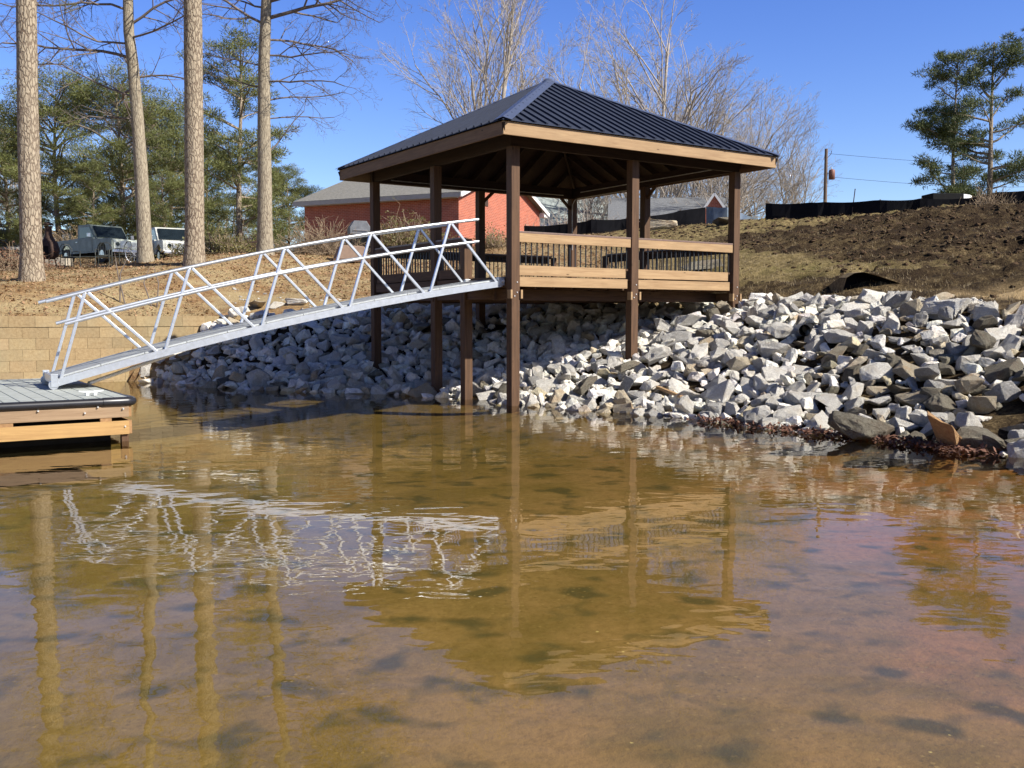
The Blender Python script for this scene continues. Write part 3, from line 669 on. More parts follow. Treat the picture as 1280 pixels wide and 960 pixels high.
MB().box((-.05, -.03, .70), (-.004, GWD+.03, .83)).build('end_plate', alu, gw, .006)
for y in (.0, GWD):
    MB().tube([(-.03, y-.05, .69), (-.03, y+.05, .69)], .072, 16).build('roller', galv, gw)
    MB().box((-.07, y-.062, .66), (.03, y-.052, .86)).build('roller_bracket', alu, gw, .003)
    MB().box((GL-.10, y-.045, 2.36), (GL+.04, y+.045, 2.52)).build('hinge_bracket', galv, gw, .006)
    MB().tube([(GL, y-.07, 2.44), (GL, y+.07, 2.44)], .03, 10).build('hinge_pin', bolt_m, gw)
a = un(111, 479, z=.66); b = un(232, 437, Y=18.0); bb = un(330, 408, Y=19.6)
pp = MB().tube([a, b, bb], .032, 8).build('water_pipe', white_pvc); tag(pp, 'white plastic water pipe slanting from the dock up under the gangway', 'pipe')

# ------------------------------------------------------------------ gazebo
gz0 = empty('gazebo', (OG[0], OG[1], 0), ANG); tag(gz0, 'brown timber gazebo on tall posts with navy metal hip roof', 'gazebo')
W = 6.1; OV = .645; EZ = 5.36; AZ = 7.24; PH = .095
def gpost(x, y, z0, z1, h=PH): return MB().box((x-h, y-h, z0), (x+h, y+h, z1)).build('post', wood_post, gz0, .006)
def gh(s, q): p = GW(s, q); return hz(p[0], p[1])
for s, q in ((0, 0), (3.05, 0), (6.1, 0), (0, 3.05), (0, 6.1), (3.05, 6.1), (6.1, 6.1), (6.1, 3.05)): gpost(s, q, gh(s, q)-.5, 5.03)
gpost(0, 1.77, gh(0, 1.77)-.5, 3.37); gpost(5.45, 6.1, 2.5, 3.37, .06); gpost(6.1, 4.63, 2.5, 3.37, .06)
# beams round the post tops
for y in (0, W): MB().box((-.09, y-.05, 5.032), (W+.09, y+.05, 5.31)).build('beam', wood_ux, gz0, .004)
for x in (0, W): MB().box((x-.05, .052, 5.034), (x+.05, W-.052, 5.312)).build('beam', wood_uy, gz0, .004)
MB().box((-.04, W/2-.04, 5.04), (W-.06, W/2+.04, 5.22)).build('tie_beam', wood_dx, gz0) if False else None
E0, E1 = -OV, W+OV; CX = W/2; HALF = W/2+OV; SL = (AZ-EZ)/HALF
SLANT = math.hypot(HALF, AZ-EZ)
def face_pt(side, u, t, dz=0):
    """u along the eave (0..2*HALF), t 0 at the eave 1 at the apex level"""
    d = t*HALF; z = EZ+t*(AZ-EZ)+dz
    x, y = {0: (E0+u, E0+d), 1: (E1-d, E0+u), 2: (E1-u, E1-d), 3: (E0+d, E1-u)}[side]; return (x, y, z)
for side in range(4):
    n_r = 27; m_ = MB()
    ext = -.05/HALF
    a = face_pt(side, ext*HALF, ext, .035); b = face_pt(side, 2*HALF-ext*HALF, ext, .035); c = face_pt(side, HALF, 1, .035)
    lo = lambda p: (p[0], p[1], p[2]-.012)
    m_.add([a, b, c, lo(a), lo(b), lo(c)], [(0, 1, 2), (5, 4, 3), (0, 3, 4, 1)])
    for k in range(n_r):
        u = (k+.5)*2*HALF/n_r; t1 = 1-abs(u-HALF)/HALF; t1 = max(.0, t1-.012)
        m_.bar(face_pt(side, u, ext, .05), face_pt(side, u, t1, .05), .045, .045)
    m_.build('roof_panel', roof_metal, gz0)
    m_ = MB(); a = face_pt(side, 0.05, .01, -.03); b = face_pt(side, 2*HALF-.05, .01, -.03); c = face_pt(side, HALF, .995, -.03)
    m_.add([a, b, c, lo(a), lo(b), lo(c)], [(0, 1, 2), (5, 4, 3), (0, 3, 4, 1), (1, 4, 5, 2), (2, 5, 3, 0)])
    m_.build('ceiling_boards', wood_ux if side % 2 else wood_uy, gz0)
    ux_, uy_ = {0: (0, 1), 1: (-1, 0), 2: (0, -1), 3: (1, 0)}[side]
    for k in range(11):
        u = (k+.5)*2*HALF/11; t1 = 1-abs(u-HALF)/HALF-.03
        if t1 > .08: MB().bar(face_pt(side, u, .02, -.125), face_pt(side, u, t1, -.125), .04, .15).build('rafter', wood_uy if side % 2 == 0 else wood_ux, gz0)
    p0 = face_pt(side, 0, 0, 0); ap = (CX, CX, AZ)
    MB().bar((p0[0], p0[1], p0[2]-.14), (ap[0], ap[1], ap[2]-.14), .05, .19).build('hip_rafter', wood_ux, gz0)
    # folded hip cap
    cap = MB(); w_ = .165
    q0 = Vector(p0)-(Vector(ap)-Vector(p0)).normalized()*.06+Vector((0, 0, .075)); q1 = Vector(ap)+Vector((0, 0, .075)); dr = (q1-q0).normalized()
    sx = Vector((dr.x, dr.y, 0)).normalized(); perp = Vector((-sx.y, sx.x, 0)); dn = Vector((0, 0, -SL*w_*.70))
    tri = lambda s: [q0, q1, q1+perp*s*w_+dn, q0+perp*s*w_+dn]
    for s in (1, -1):
        v4 = tri(s); cap.add(v4+[p-Vector((0, 0, .006)) for p in v4], [(0, 1, 2, 3), (7, 6, 5, 4), (2, 6, 7, 3), (0, 3, 7, 4), (1, 5, 6, 2)])
    cap.build('hip_cap', cap_metal, gz0)
MB().lathe([(.17, -.09), (.10, -.01), (.03, .012)], (CX, CX, AZ+.085), 12).build('roof_peak_cap', cap_metal, gz0)
FB, FT = EZ-.255, EZ-.008
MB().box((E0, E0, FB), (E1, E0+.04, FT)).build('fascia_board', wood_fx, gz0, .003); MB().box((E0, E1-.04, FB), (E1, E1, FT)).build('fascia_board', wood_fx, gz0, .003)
MB().box((E0, E0+.042, FB), (E0+.04, E1-.042, FT)).build('fascia_board', wood_fy_shade, gz0, .003); MB().box((E1-.04, E0+.042, FB), (E1, E1-.042, FT)).build('fascia_board', wood_fy_shade, gz0, .003)
# deck
m_ = MB(); y = -.02
while y < W: m_.box((-.04, y, 2.502), (W+.04, min(y+.136, W+.04), 2.535)); y += .141
m_.build('deck_boards', wood_dx, gz0)
for k in range(14): x = .1+k*(W-.2)/13; MB().box((x-.02, .02, 2.30), (x+.02, W-.02, 2.498)).build('deck_joist', wood_dy, gz0)
for y in (.55, 3.05, 5.6): MB().box((-.12, y-.05, 2.08), (W+.12, y+.05, 2.296)).build('girder', wood_dx, gz0, .004)
for x in (-.0, W): MB().box((x-.045, .1, 2.10), (x+.045, W-.1, 2.294)).build('girder', wood_dy, gz0, .004)
for x in (0, 3.05, 6.1):
    for s in (-1, 1): MB().box((x+s*.12-.022, -.135, 2.10), (x+s*.12+.022, -.012, 2.27)).build('girder_end', wood_lx, gz0, .003)
for x in (0, 3.05, 6.1):
    for z in (2.15, 2.22, 2.42): MB().tube([(x+.03*(1 if z > 2.2 else -1), -.094, z), (x+.03*(1 if z > 2.2 else -1), -.108, z)], .014, 8).build('bolt', bolt_m, gz0)
# railings; each a part, its boards and balusters sub-parts
NBAL = [0]
def railing(a, b, n, out, tan=True, short=.16, rim=True):
    ax = 0 if abs(b[0]-a[0]) > abs(b[1]-a[1]) else 1; wl = (wood_lx, wood_ly)[ax] if tan else (wood_dx, wood_dy)[ax]; wdk = (wood_dx, wood_dy)[ax]
    def slab(u0, u1, o0, o1, z0, z1):
        p, q = [0, 0, z0], [0, 0, z1]; p[ax] = u0; q[ax] = u1; p[1-ax] = min(o0, o1)+a[1-ax]; q[1-ax] = max(o0, o1)+a[1-ax]; return MB().box(p, q)
    u0, u1 = sorted((a[ax], b[ax])); u0 += PH+.003; u1 -= PH+.003
    cap = slab(u0, u1, -.075, .075, 3.375, 3.412).build('railing', cap_rail_m, gz0, .004)
    slab(u0, u1-.02, out*.045, out*.085, 3.20, 3.372).build('top_board', wl, cap, .004)
    slab(u0, u1-short, out*.045, out*.085, 2.553, 2.748).build('lower_board', wl, cap, .004)
    if rim: slab(u0, u1-short+.05, out*.052, out*.092, 2.335, 2.527).build('rim_board', wl, cap, .004)
    slab(u0, u1, -.02, .02, 3.33, 3.374).build('rail_top', wdk, cap); slab(u0, u1, -.02, .02, 2.71, 2.75).build('rail_bottom', wdk, cap)
    rest_ = MB()
    for k in range(n):
        u = u0+(k+.5)*(u1-u0)/n
        if NBAL[0] < 96: slab(u-.010, u+.010, -.010, .010, 2.752, 3.328).build('baluster', black_metal, cap); NBAL[0] += 1
        else: p = [0, 0, 2.752]; q = [0, 0, 3.328]; p[ax] = u-.01; q[ax] = u+.01; p[1-ax] = a[1-ax]-.01; q[1-ax] = a[1-ax]+.01; rest_.box(p, q)
    if rest_.v: rest_.build('balusters', black_metal, cap)['kind'] = 'stuff'
railing((0, 0), (3.05, 0), 21, -1); railing((3.05, 0), (6.1, 0), 21, -1)
railing((0, 1.77), (0, 3.05), 9, -1, False); railing((0, 3.05), (0, 6.1), 21, -1, False)
railing((6.1, 0), (6.1, 3.05), 21, 1, False); railing((6.1, 3.05), (6.1, 4.63), 11, 1, False)
railing((0, 6.1), (3.05, 6.1), 21, 1, False); railing((3.05, 6.1), (5.45, 6.1), 17, 1, False)
MB().box((-.085, .10, 2.31), (-.045, 1.66, 2.50)).build('landing_board', wood_dy, gz0, .004)
for p in ([(6.0, 5.97, 3.6), (6.0, 5.97, 4.85), (6.0, 5.85, 4.98), (6.0, 5.6, 5.0), (6.0, 3.2, 5.0)], [(6.0, 5.6, 5.16), (6.0, .3, 5.16)], [(.4, 6.0, 5.1), (5.7, 6.0, 5.1)]):
    MB().tube(p, .013, 6).build('conduit', conduit_m, gz0)
for x, y, dx, dy in ((6.1, 6.1, -1, 0), (6.1, 3.05, 0, -1), (3.05, 6.1, 1, 0)):
    MB().bar((x+dx*.08, y+dy*.08, 4.75), (x+dx*.42, y+dy*.42, 5.05), .05, .08).build('knee_brace', wood_dx, gz0, .003)

# ------------------------------------------------------------------ plants
def seg_mesh(name, segs, n):
    """segs: array (k,8) p0 p1 r0 r1 -> open prisms"""
    S = np.array(segs, float); P0, P1, r0, r1 = S[:, :3], S[:, 3:6], S[:, 6], S[:, 7]
    d = P1-P0; d /= np.maximum(np.linalg.norm(d, axis=1), 1e-9)[:, None]; ref = np.where(np.abs(d[:, 2:3]) < .9, np.array([[0, 0, 1.]]), np.array([[1., 0, 0]]))
    x = np.cross(d, ref); x /= np.linalg.norm(x, axis=1)[:, None]; y = np.cross(d, x)
    a = 2*np.pi*np.arange(n)/n; ring = x[:, None]*np.cos(a)[None, :, None]+y[:, None]*np.sin(a)[None, :, None]
    V = np.stack([P0[:, None]+ring*r0[:, None, None], P1[:, None]+ring*r1[:, None, None]], 1).reshape(-1, 3)
    k = np.arange(len(S))[:, None]*2*n; j = np.arange(n)[None]; j2 = (j+1) % n
    F = np.stack([k+j, k+j2, k+n+j2, k+n+j], 2).reshape(-1, 4); return mesh_np(name, V, F, True)
def grow(out, p, d, Ln, r, dep, rg, o):
    """recursive limb; out[0] thick pieces, out[1] twigs"""
    n = max(3, int(Ln/o['step'])) if dep > 0 else 3
    st = Ln/n; p = Vector(p); d = Vector(d).normalized(); rr = r
    tipr = r*.45 if dep > 0 else r*.5
    for i in range(n):
        d = (d+Vector((rg.gauss(0, 1), rg.gauss(0, 1), rg.gauss(0, 1)))*o['wob']+Vector((0, 0, o['up']*(1 if dep > 0 else .5)))).normalized()
        q = p+d*st; r2 = r+(tipr-r)*(i+1)/n
        out[0 if rr > o['thick'] else 1].append((*p, *q, rr, r2)); p, rr = q, r2
        if dep > 0 and (i+1)/n > o['bare'](dep):
            for _ in range(o['kids'](dep, rg)):
                ax = d.orthogonal().normalized(); ax.rotate(Matrix.Rotation(rg.uniform(0, 6.283), 3, d)); dd = d.copy(); dd.rotate(Matrix.Rotation(rg.uniform(*o['ang']), 3, ax))
                grow(out, p, dd, Ln*rg.uniform(*o['len'])*(1.15-.5*(i+1)/n), max(o['rmin'], rr*rg.uniform(.5, .72)), dep-1, rg, o)
def bare_tree(name, h, r0, seed, mats, stems=3, o=None, lean=.25, dep=4):
    rg = random.Random(seed); out = ([], []); O = dict(step=.9, wob=.07, up=.05, thick=.028, bare=lambda d: .25 if d > 2 else .1, kids=lambda d, r: (1 if r.random() < .76 else 0)+(r.choice((1, 2, 2)) if d == 1 else 0)+(1 if d == 2 and r.random() < .9 else 0), ang=(.35, .8), len=(.40, .62), rmin=.0085)
    if o: O.update(o)
    for s in range(stems):
        a = 6.283*s/stems+rg.uniform(-.4, .4); L0 = h*(.95 if s == 0 else rg.uniform(.65, .9)); ln = 0.05 if s == 0 else lean
        grow(out, (0.25*math.cos(a)*(s > 0), .25*math.sin(a)*(s > 0), -.3), (math.cos(a)*ln, math.sin(a)*ln, 1), L0, r0*(1 if s == 0 else .75), dep, rg, O)
    root = empty(name); link('trunk', seg_mesh('trunk', out[0], 6), mats[0], root); link('crown', seg_mesh('crown', out[1], 3), mats[1], root)
    print(name, len(out[0]), len(out[1])); return root
def needles(cl, per, rad, ln, wd, seed):
    rg = np.random.default_rng(seed); c = np.repeat(np.array(cl), per, 0); n = len(c)
    u = rg.normal(size=(n, 3)); u /= np.linalg.norm(u, axis=1)[:, None]; rr = rad*rg.random(n)**.5
    flat = np.array([1.25, 1.25, .55]); s = c[:, 3:4] if c.shape[1] > 3 else 1.
    P = c[:, :3]+u*rr[:, None]*flat*s
    d = u*.8+rg.normal(size=(n, 3))*.5+np.array([0, 0, .35]); d /= np.linalg.norm(d, axis=1)[:, None]
    w = np.cross(d, rg.normal(size=(n, 3))); w /= np.linalg.norm(w, axis=1)[:, None]
    l = (ln*rg.uniform(.6, 1.2, n))[:, None]
    V = np.stack([P-w*wd/2, P+w*wd/2, P+d*l], 1).reshape(-1, 3); return V, np.arange(3*n).reshape(n, 3)
def pine(name, h, r0, seed, first, spread, mats, whorl=.8, cl_r=.5, per=50, top_r=.25, lean=0., side=lambda t: 1, ln=.34, wd=.06):
    rg = random.Random(seed); th = []; tw = []; cls = []; n = 16; pts = []
    for i in range(n+1):
        t = i/n; pts.append(Vector((lean*h*t*t+.12*math.sin(t*5+seed), .12*math.cos(t*4+seed)-.12, h*t-.4*(i == 0))))
    def at(z): t = max(0, min(.9999, z/h))*n; i = int(t); return pts[i].lerp(pts[i+1], t-i)
    for i in range(n): th.append((*pts[i], *pts[i+1], r0*(1-.86*i/n)*(1.25 if i == 0 else 1), r0*(1-.86*(i+1)/n)))
    z = first
    while z < h*.985:
        t = (z-first)/(h-first); prof = (min(1, .55+t*1.6) if t < .35 else 1)*(1-max(0, (t-.35)/.65)**1.5*(1-top_r))
        for b in range(rg.choice((2, 3, 3, 4))):
            a = rg.uniform(0, 6.283); ln_ = spread*prof*rg.uniform(.45, 1.1)*side(a); p = at(z+rg.uniform(-.3, .3)); el = rg.uniform(-.05, .35)+.55*t*t
            d = Vector((math.cos(a)*math.cos(el), math.sin(a)*math.cos(el), math.sin(el))); k = max(3, int(ln_/.5)); rb = .022+.016*ln_; st = ln_/k
            for i in range(k):
                d = (d+Vector((rg.gauss(0, .14), rg.gauss(0, .14), rg.gauss(.03, .09)))).normalized(); q = p+d*st; r1 = rb*(1-i/k*.75); th.append((*p, *q, r1, rb*(1-(i+1)/k*.75))); p = q
                if (i+1)/k > .38:
                    for _ in range(rg.choice((1, 2, 2))):
                        sd = Vector((rg.gauss(0, .8), rg.gauss(0, .8), rg.uniform(-.1, .6))).normalized(); e = p+(d*.5+sd)*rg.uniform(.3, .95); tw.append((*p, *e, .014, .008))
                        cls.append((*e, rg.uniform(.55, 1.15)))
            cls.append((*p, 1.1))
        z += whorl*rg.uniform(.7, 1.3)
    root = empty(name); link('trunk', seg_mesh('trunk', th+tw, 7), mats[0], root)
    V, F = needles(cls, per, cl_r, ln, wd, seed); link('crown', mesh_np('crown', V, F), mats[1], root); print(name, len(cls), len(F)); return root
def place(o, px, py, Y, rz=0, s=1, z=None):
    p = un(px, py, Y=Y); zz = hz(p[0], p[1]) if z is None else z; o.location = (p[0], p[1], zz-.05); o.rotation_euler = (0, 0, rz); o.scale = (s, s, s); return o
def big_trunk(name, path, Y, mats, seed, top, r0, r1, flare=1.12):
    """near trunk that follows surveyed points up to height top"""
    pts = [un(px, py, Y=Y) for px, py in path]; base = pts[0]; g = hz(base[0], base[1]); P = [Vector(p) for p in pts]; P[0].z = g-.3
    d = (P[-1]-P[-2]).normalized(); 
    while P[-1].z < top: P.append(P[-1]+d*1.2+Vector((random.gauss(0, .03), random.gauss(0, .03), 0)))
    dense = []
    for i in range(len(P)-1):
        k = max(1, int((P[i+1]-P[i]).length/.35))
        for j in range(k): dense.append(P[i].lerp(P[i+1], j/k))
    dense.append(P[-1]); zb = g; H = top-g; rad = []
    for i, p in enumerate(dense):
        t = max(0, (p.z-zb)/H); r = r0+(r1-r0)*t; r *= 1+(flare-1)*math.exp(-max(0, p.z-zb)/.35)*2; rad.append(r*(1+.025*noise.noise((seed, p.z*1.3, 0))))
    n = 28; vs = []; nv = len(dense)
    for i, p in enumerate(dense):
        for j in range(n):
            a = 6.2832*j/n; rr = rad[i]*(1+.035*noise.noise((math.cos(a)*2+seed, math.sin(a)*2, p.z*.8))); vs.append((p.x+rr*math.cos(a)-base[0], p.y+rr*math.sin(a)-base[1], p.z-g))
    fs = [(i*n+j, i*n+(j+1) % n, (i+1)*n+(j+1) % n, (i+1)*n+j) for i in range(nv-1) for j in range(n)]
    root = empty(name, (base[0], base[1], g)); me = mesh_np('trunk', vs, fs, True); link('trunk', me, mats[0], root)
    def at(z):
        z += g
        for i in range(nv-1):
            if dense[i+1].z >= z: t = (z-dense[i].z)/(dense[i+1].z-dense[i].z); p = dense[i].lerp(dense[i+1], t); return Vector((p.x-base[0], p.y-base[1], z-g)), rad[i]
        p = dense[-1]; return Vector((p.x-base[0], p.y-base[1], p.z-g)), rad[-1]
    return root, at, g
def add_pine_crown(root, at, z0, z1, spread, mats, seed):
    rg = random.Random(seed); th = []; cls = []; z = z0
    while z < z1:
        t = (z-z0)/(z1-z0)
        for b in range(3):
            a = rg.uniform(0, 6.283); L0 = spread*(1-.6*t)*rg.uniform(.5, 1.1); p, r = at(z); d = Vector((math.cos(a), math.sin(a), rg.uniform(-.1, .3))).normalized(); k = 6
            for i in range(k):
                d = (d+Vector((rg.gauss(0, .15), rg.gauss(0, .15), rg.gauss(.02, .1)))).normalized(); q = p+d*L0/k; th.append((*p, *q, .05*(1-i/k)+.012, .05*(1-(i+1)/k)+.012)); p = q
                if i > 1:
                    for _ in range(3): e = p+Vector((rg.gauss(0, .35), rg.gauss(0, .35), rg.gauss(0, .2))); th.append((*p, *e, .01, .006)); cls.append((*e, rg.uniform(.5, 1.)))
        z += .55
    V, F = needles(cls, 90, .42, .2, .012, seed); link('limbs', seg_mesh('limbs', th, 6), mats[0], root); link('crown', mesh_np('crown', V, F), mats[1], root)
# four trunks on the left bank
t1, at1, g1 = big_trunk('pine_tree', [(40, 352), (38, 270), (36, 200), (34, 100), (33, 0)], 29, (bark_pine,), 1, 19, .31, .235)
tag(t1, 'thick pine trunk with plated bark, leftmost on the bank behind the dock', 'pine tree'); add_pine_crown(t1, at1, 9.4, 15.5, 3.2, (bark_grey, needle_a), 3)
t3, at3, g3 = big_trunk('pine_tree', [(243, 332), (243, 230), (242, 120), (241, 0)], 34, (bark_pine,), 2, 24, .33, .27)
tag(t3, 'straight reddish pine trunk rising behind the middle of the gangway', 'pine tree'); add_pine_crown(t3, at3, 17, 20, 3, (bark_grey, needle_a), 4)
OB = dict(step=.45, wob=.14, up=.012, thick=.02, bare=lambda d: .12, kids=lambda d, r: 1 if r.random() < .78 else 2, ang=(.5, 1.15), len=(.36, .58), rmin=.0045)
def limb_set(root, at, specs, seed, mat, balls=False):
    rg = random.Random(seed); allt = []
    for z, a, el, L0, r in specs:
        out = ([], []); p, rt = at(z); grow(out, p+Vector((math.cos(a), math.sin(a), 0))*rt*.5, (math.cos(a)*math.cos(el), math.sin(a)*math.cos(el), math.sin(el)), L0, r, 4 if L0 > 3 else 3, rg, OB)
        lm = link('limb', seg_mesh('limb', out[0], 6), mat, root)
        if out[1]: link('twigs', seg_mesh('twigs', out[1], 3), mat, lm)['kind'] = 'stuff'; allt += out[1]
    print('limbs', len(allt))
    if balls:
        V, F = [], []
        for s in rg.sample(allt, min(300, len(allt))):
            c = np.array(s[3:6])-np.array([0, 0, .06]); b = len(V); r = .022; V += [tuple(c+np.array(k)*r) for k in ((1, 0, 0), (-1, 0, 0), (0, 1, 0), (0, -1, 0), (0, 0, 1), (0, 0, -1))]
            F += [tuple(b+i for i in t) for t in ((0, 2, 4), (2, 1, 4), (1, 3, 4), (3, 0, 4), (2, 0, 5), (1, 2, 5), (3, 1, 5), (0, 3, 5))]
        link('seed_balls', mesh_np('seed_balls', V, F), rust, root)['kind'] = 'stuff'
t2, at2, g2 = big_trunk('bare_tree', [(182, 328), (180, 290), (176, 210), (172, 150), (166, 80), (161, 40), (160, 0)], 36, (bark_grey,), 5, 17, .27, .14)
tag(t2, 'slightly bent grey leafless tree standing in front of the old pickup', 'bare tree')
sp2 = [(6.2, 2.6, .1, 3.8, .055), (7.4, 3.1, .05, 4.2, .06), (6.7, .3, .25, 2.6, .04), (9.6, 3.0, .35, 4.5, .06), (8.6, .1, .5, 3.5, .05), (10.3, 3.3, .7, 4., .06), (8.1, -.5, .0, 3.4, .04), (10.9, .3, .6, 4, .05), (5.2, 3.4, .1, 2.5, .03), (11.5, 2.8, .5, 4., .05), (7.9, 3.4, -.1, 3.5, .04), (4.4, 3.3, .25, 2.2, .03), (12.5, .2, .4, 3.6, .05), (13.4, 3.5, .4, 3.5, .05), (9.1, 3.6, .2, 4.4, .045), (10.0, -.4, .2, 3.8, .045), (6.0, 3.3, .3, 3.6, .04), (11.2, 3.2, .2, 4.6, .05), (7.0, 2.2, .4, 3.2, .04)]
limb_set(t2, at2, sp2, 8, twig_dark)
t4, at4, g4 = big_trunk('bare_tree', [(331, 314), (331, 240), (330, 150), (330, 80), (333, 0)], 38, (bark_grey,), 7, 17, .30, .16)
tag(t4, 'grey leafless sweetgum with hanging seed balls, right of the pine trunks', 'bare tree')
sp4 = [(3.9, .35, .6, 2.2, .035), (7.6, .2, -.2, 3.2, .04), (9.0, .1, .35, 4.3, .075), (9.6, -.3, .15, 4.6, .06), (8.8, 3.1, .45, 4, .055), (10.4, .2, .1, 5., .07), (11.3, .0, .2, 5.4, .07), (6.4, 2.9, .3, 2.6, .035), (10.9, 3.3, .3, 3.8, .05), (5.2, 0., .1, 2.6, .03), (12.3, -.2, -.05, 5., .06), (11.8, 3., .4, 4, .05), (7.2, 3.2, .1, 2.4, .03), (13.4, .2, 0., 4.8, .06), (8.2, .6, .3, 4., .045), (6.6, -.1, .1, 3.4, .04), (10.9, -.2, -.15, 4.6, .05), (9.4, 2.7, .2, 3.6, .04), (5.9, .2, .35, 3.0, .035)]
limb_set(t4, at4, sp4, 9, twig_dark, True)

# pines on the right skyline
pr1 = pine('pine_tree', 14.2, .21, 21, 2.0, 4.3, (bark_pine, needle_b), .98, .50, 78, .16, -.0, lambda a: 1.15 if math.cos(a) < 0 else .7)
place(pr1, 1190, 262, 72, 0, 1.0); tag(pr1, 'slimmer left pine of the pair on the right skyline', 'pine tree', 'pine pair behind the black fence')
pr2 = pine('pine_tree', 15.0, .27, 33, 1.6, 4.6, (bark_pine, needle_b), 1.0, .54, 82, .30, .02)
place(pr2, 1232, 262, 70, .6, 1.0); tag(pr2, 'taller fuller right pine of the pair on the right skyline', 'pine tree', 'pine pair behind the black fence')
# left evergreens
pa = pine('pine_tree', 13.5, .22, 41, 1.2, 3.7, (bark_pine, needle_a), .8, .56, 100, .28, wd=.045, ln=.26)
place(pa, 303, 300, 58, 0, 1.0); tag(pa, 'green pine between the third and fourth trunks left of the brick house', 'pine tree', 'evergreens beyond the parked trucks')
pb = pine('evergreen_tree', 12.0, .24, 52, 1.6, 5.2, (bark_pine, needle_a), .6, .78, 120, .45, wd=.045, ln=.26)
place(pb, 75, 300, 66, 0, 1.0); tag(pb, 'broad evergreen behind the leftmost trunk', 'evergreen tree', 'evergreens beyond the parked trucks')
km = kmap(); vg = 'evergreens beyond the parked trucks'
for px, Y, rz, s, nm_, lb in ((150, 64, 2.1, .98, pb, 'bushy yellow-green evergreen rising directly above the old pickup'), (215, 74, 4.0, .93, pb, 'evergreen seen between the bent bare tree and the straight pine trunk'), (10, 72, 1.0, .88, pb, 'evergreen at the far left edge of the picture'),
                        (262, 78, 5.1, .80, pb, 'low far evergreen just right of the straight pine trunk'), (360, 70, 3.0, .55, pb, 'small evergreen beside the left corner of the brick house'), (118, 58, .5, .47, pa, 'short dark pine just behind the pickup cab'), (205, 56, 2.5, .42, pa, 'short dark pine behind the second truck'), (335, 66, 4.5, .6, pa, 'half hidden pine behind the sweetgum trunk')):
    c = copy_tree(nm_, km); place(c, px, 300, Y, rz, s); tag(c, lb, 'evergreen tree', vg)
# bare trees behind the gazebo
PM = (twig_pale, twig_pale); bg = 'leafless trees behind the gazebo'
b1 = bare_tree('bare_tree', 17.5, .17, 61, PM, 5, dict(bare=lambda d: .18, up=.055, ang=(.35, .75)), .26, 4); place(b1, 622, 280, 68, 0, 1.05); tag(b1, 'tall pale leafless tree rising behind the left slope of the gazebo roof', 'bare tree', bg)
b2 = bare_tree('bare_tree', 16.5, .17, 62, PM, 6, dict(bare=lambda d: .16, up=.035, ang=(.35, .8)), .5, 4); place(b2, 820, 280, 68, 0, 1.05); tag(b2, 'widest leafless tree spreading above the right slope of the gazebo roof', 'bare tree', bg)
km = kmap()
for px, Y, rz, s, o_, lb in ((872, 76, 1.9, .80, b2, 'leafless tree above the middle of the right roof slope'), (770, 80, 1.3, .74, b2, 'pale leafless tree just right of the roof peak'), (885, 70, 2.7, .74, b2, 'leafless tree behind the right end of the roof'),
                         (945, 68, .7, .46, b2, 'leafless tree between the gazebo and the utility pole'), (985, 72, 3.9, .50, b1, 'low leafless tree just left of the utility pole'), (905, 60, 5.2, .40, b2, 'small leafless tree beyond the plastic covered frame'),
                         (770, 62, 4.2, .36, b2, 'small leafless tree seen under the gazebo roof'), (735, 64, 5.0, .42, b1, 'pale stemmed leafless tree beside the grey green house'), 
                         (20, 80, 2.0, .62, b1, 'leafless tree among the evergreens at far left'), (170, 78, 3.3, .60, b1, 'leafless tree behind the pickup and evergreens'), (280, 84, 4.4, .5, b2, 'low far leafless tree left of the sweetgum')):
    c = copy_tree(o_, km); place(c, px, 285, Y, rz, s); tag(c, lb, 'bare tree', bg)
# brush
def brush(px, py, Y, w, h, n, label, mat=brush_m, seed=1, leaves=0, name='brush_clump', lmat=None):
    rg = random.Random(seed); segs = []; tips = []
    for _ in range(n):
        x = rg.gauss(0, w*.3); y = rg.gauss(0, .5); p = Vector((x, y, 0)); d = Vector((rg.gauss(0, .5), rg.gauss(0, .4), rg.uniform(.3, 1))).normalized(); hh = h*rg.uniform(.4, 1.)*max(.3, 1-abs(x/w)*1.2)
        for i in range(5):
            d = (d+Vector((rg.gauss(0, .22), rg.gauss(0, .22), rg.gauss(-.05, .15)))).normalized(); q = p+d*hh/4; segs.append((*p, *q, .011, .008)); p = q
            if rg.random() < .6: e = p+Vector((rg.gauss(0, .18), rg.gauss(0, .18), rg.gauss(.05, .15))); segs.append((*p, *e, .007, .004)); tips.append((*e, 1))
    p = un(px, py, Y=Y); root = empty(name, (p[0], p[1], hz(p[0], p[1])-.05), math.atan2(-p[0], p[1]))
    link('stems', seg_mesh('stems', segs, 3), mat, root)
    if leaves: V, F = needles(tips, leaves, .14, .09, .06, seed); link('foliage', mesh_np('foliage', V, F), lmat or shrub_m, root)
    tag(root, label, 'brush'); return root
brush(400, 315, 41, 3.0, 1.7, 420, 'tangled dry brush heap in front of the left end of the brick house', seed=2)
brush(505, 305, 42.5, 3.2, 1.9, 320, 'yellow-green shrub growing along the shaded brick wall', seed=3, leaves=6)
brush(270, 318, 40, 2.8, 1.1, 260, 'low yellow-green weeds right of the straight pine trunk', seed=4, leaves=6)
brush(20, 330, 36, 2.2, 1.0, 240, 'dry brush at the left edge behind the leftmost trunk', seed=5, leaves=3, lmat=simple('reddish_dead_foliage', (.16, .08, .045), .9))
brush(620, 315, 43, 2.2, .9, 180, 'dry weeds below the sunlit brick wall', seed=6, leaves=2)
brush(1238, 250, 38.5, 1.6, 1.0, 260, 'heap of dry branches leaning on the black fence at right', seed=7)
brush(155, 318, 62, 7, 2.6, 420, 'long dry thicket behind the parked trucks', seed=8)
brush(285, 305, 56, 6, 2.9, 420, 'tall dry thicket beyond the white trailer', seed=9)
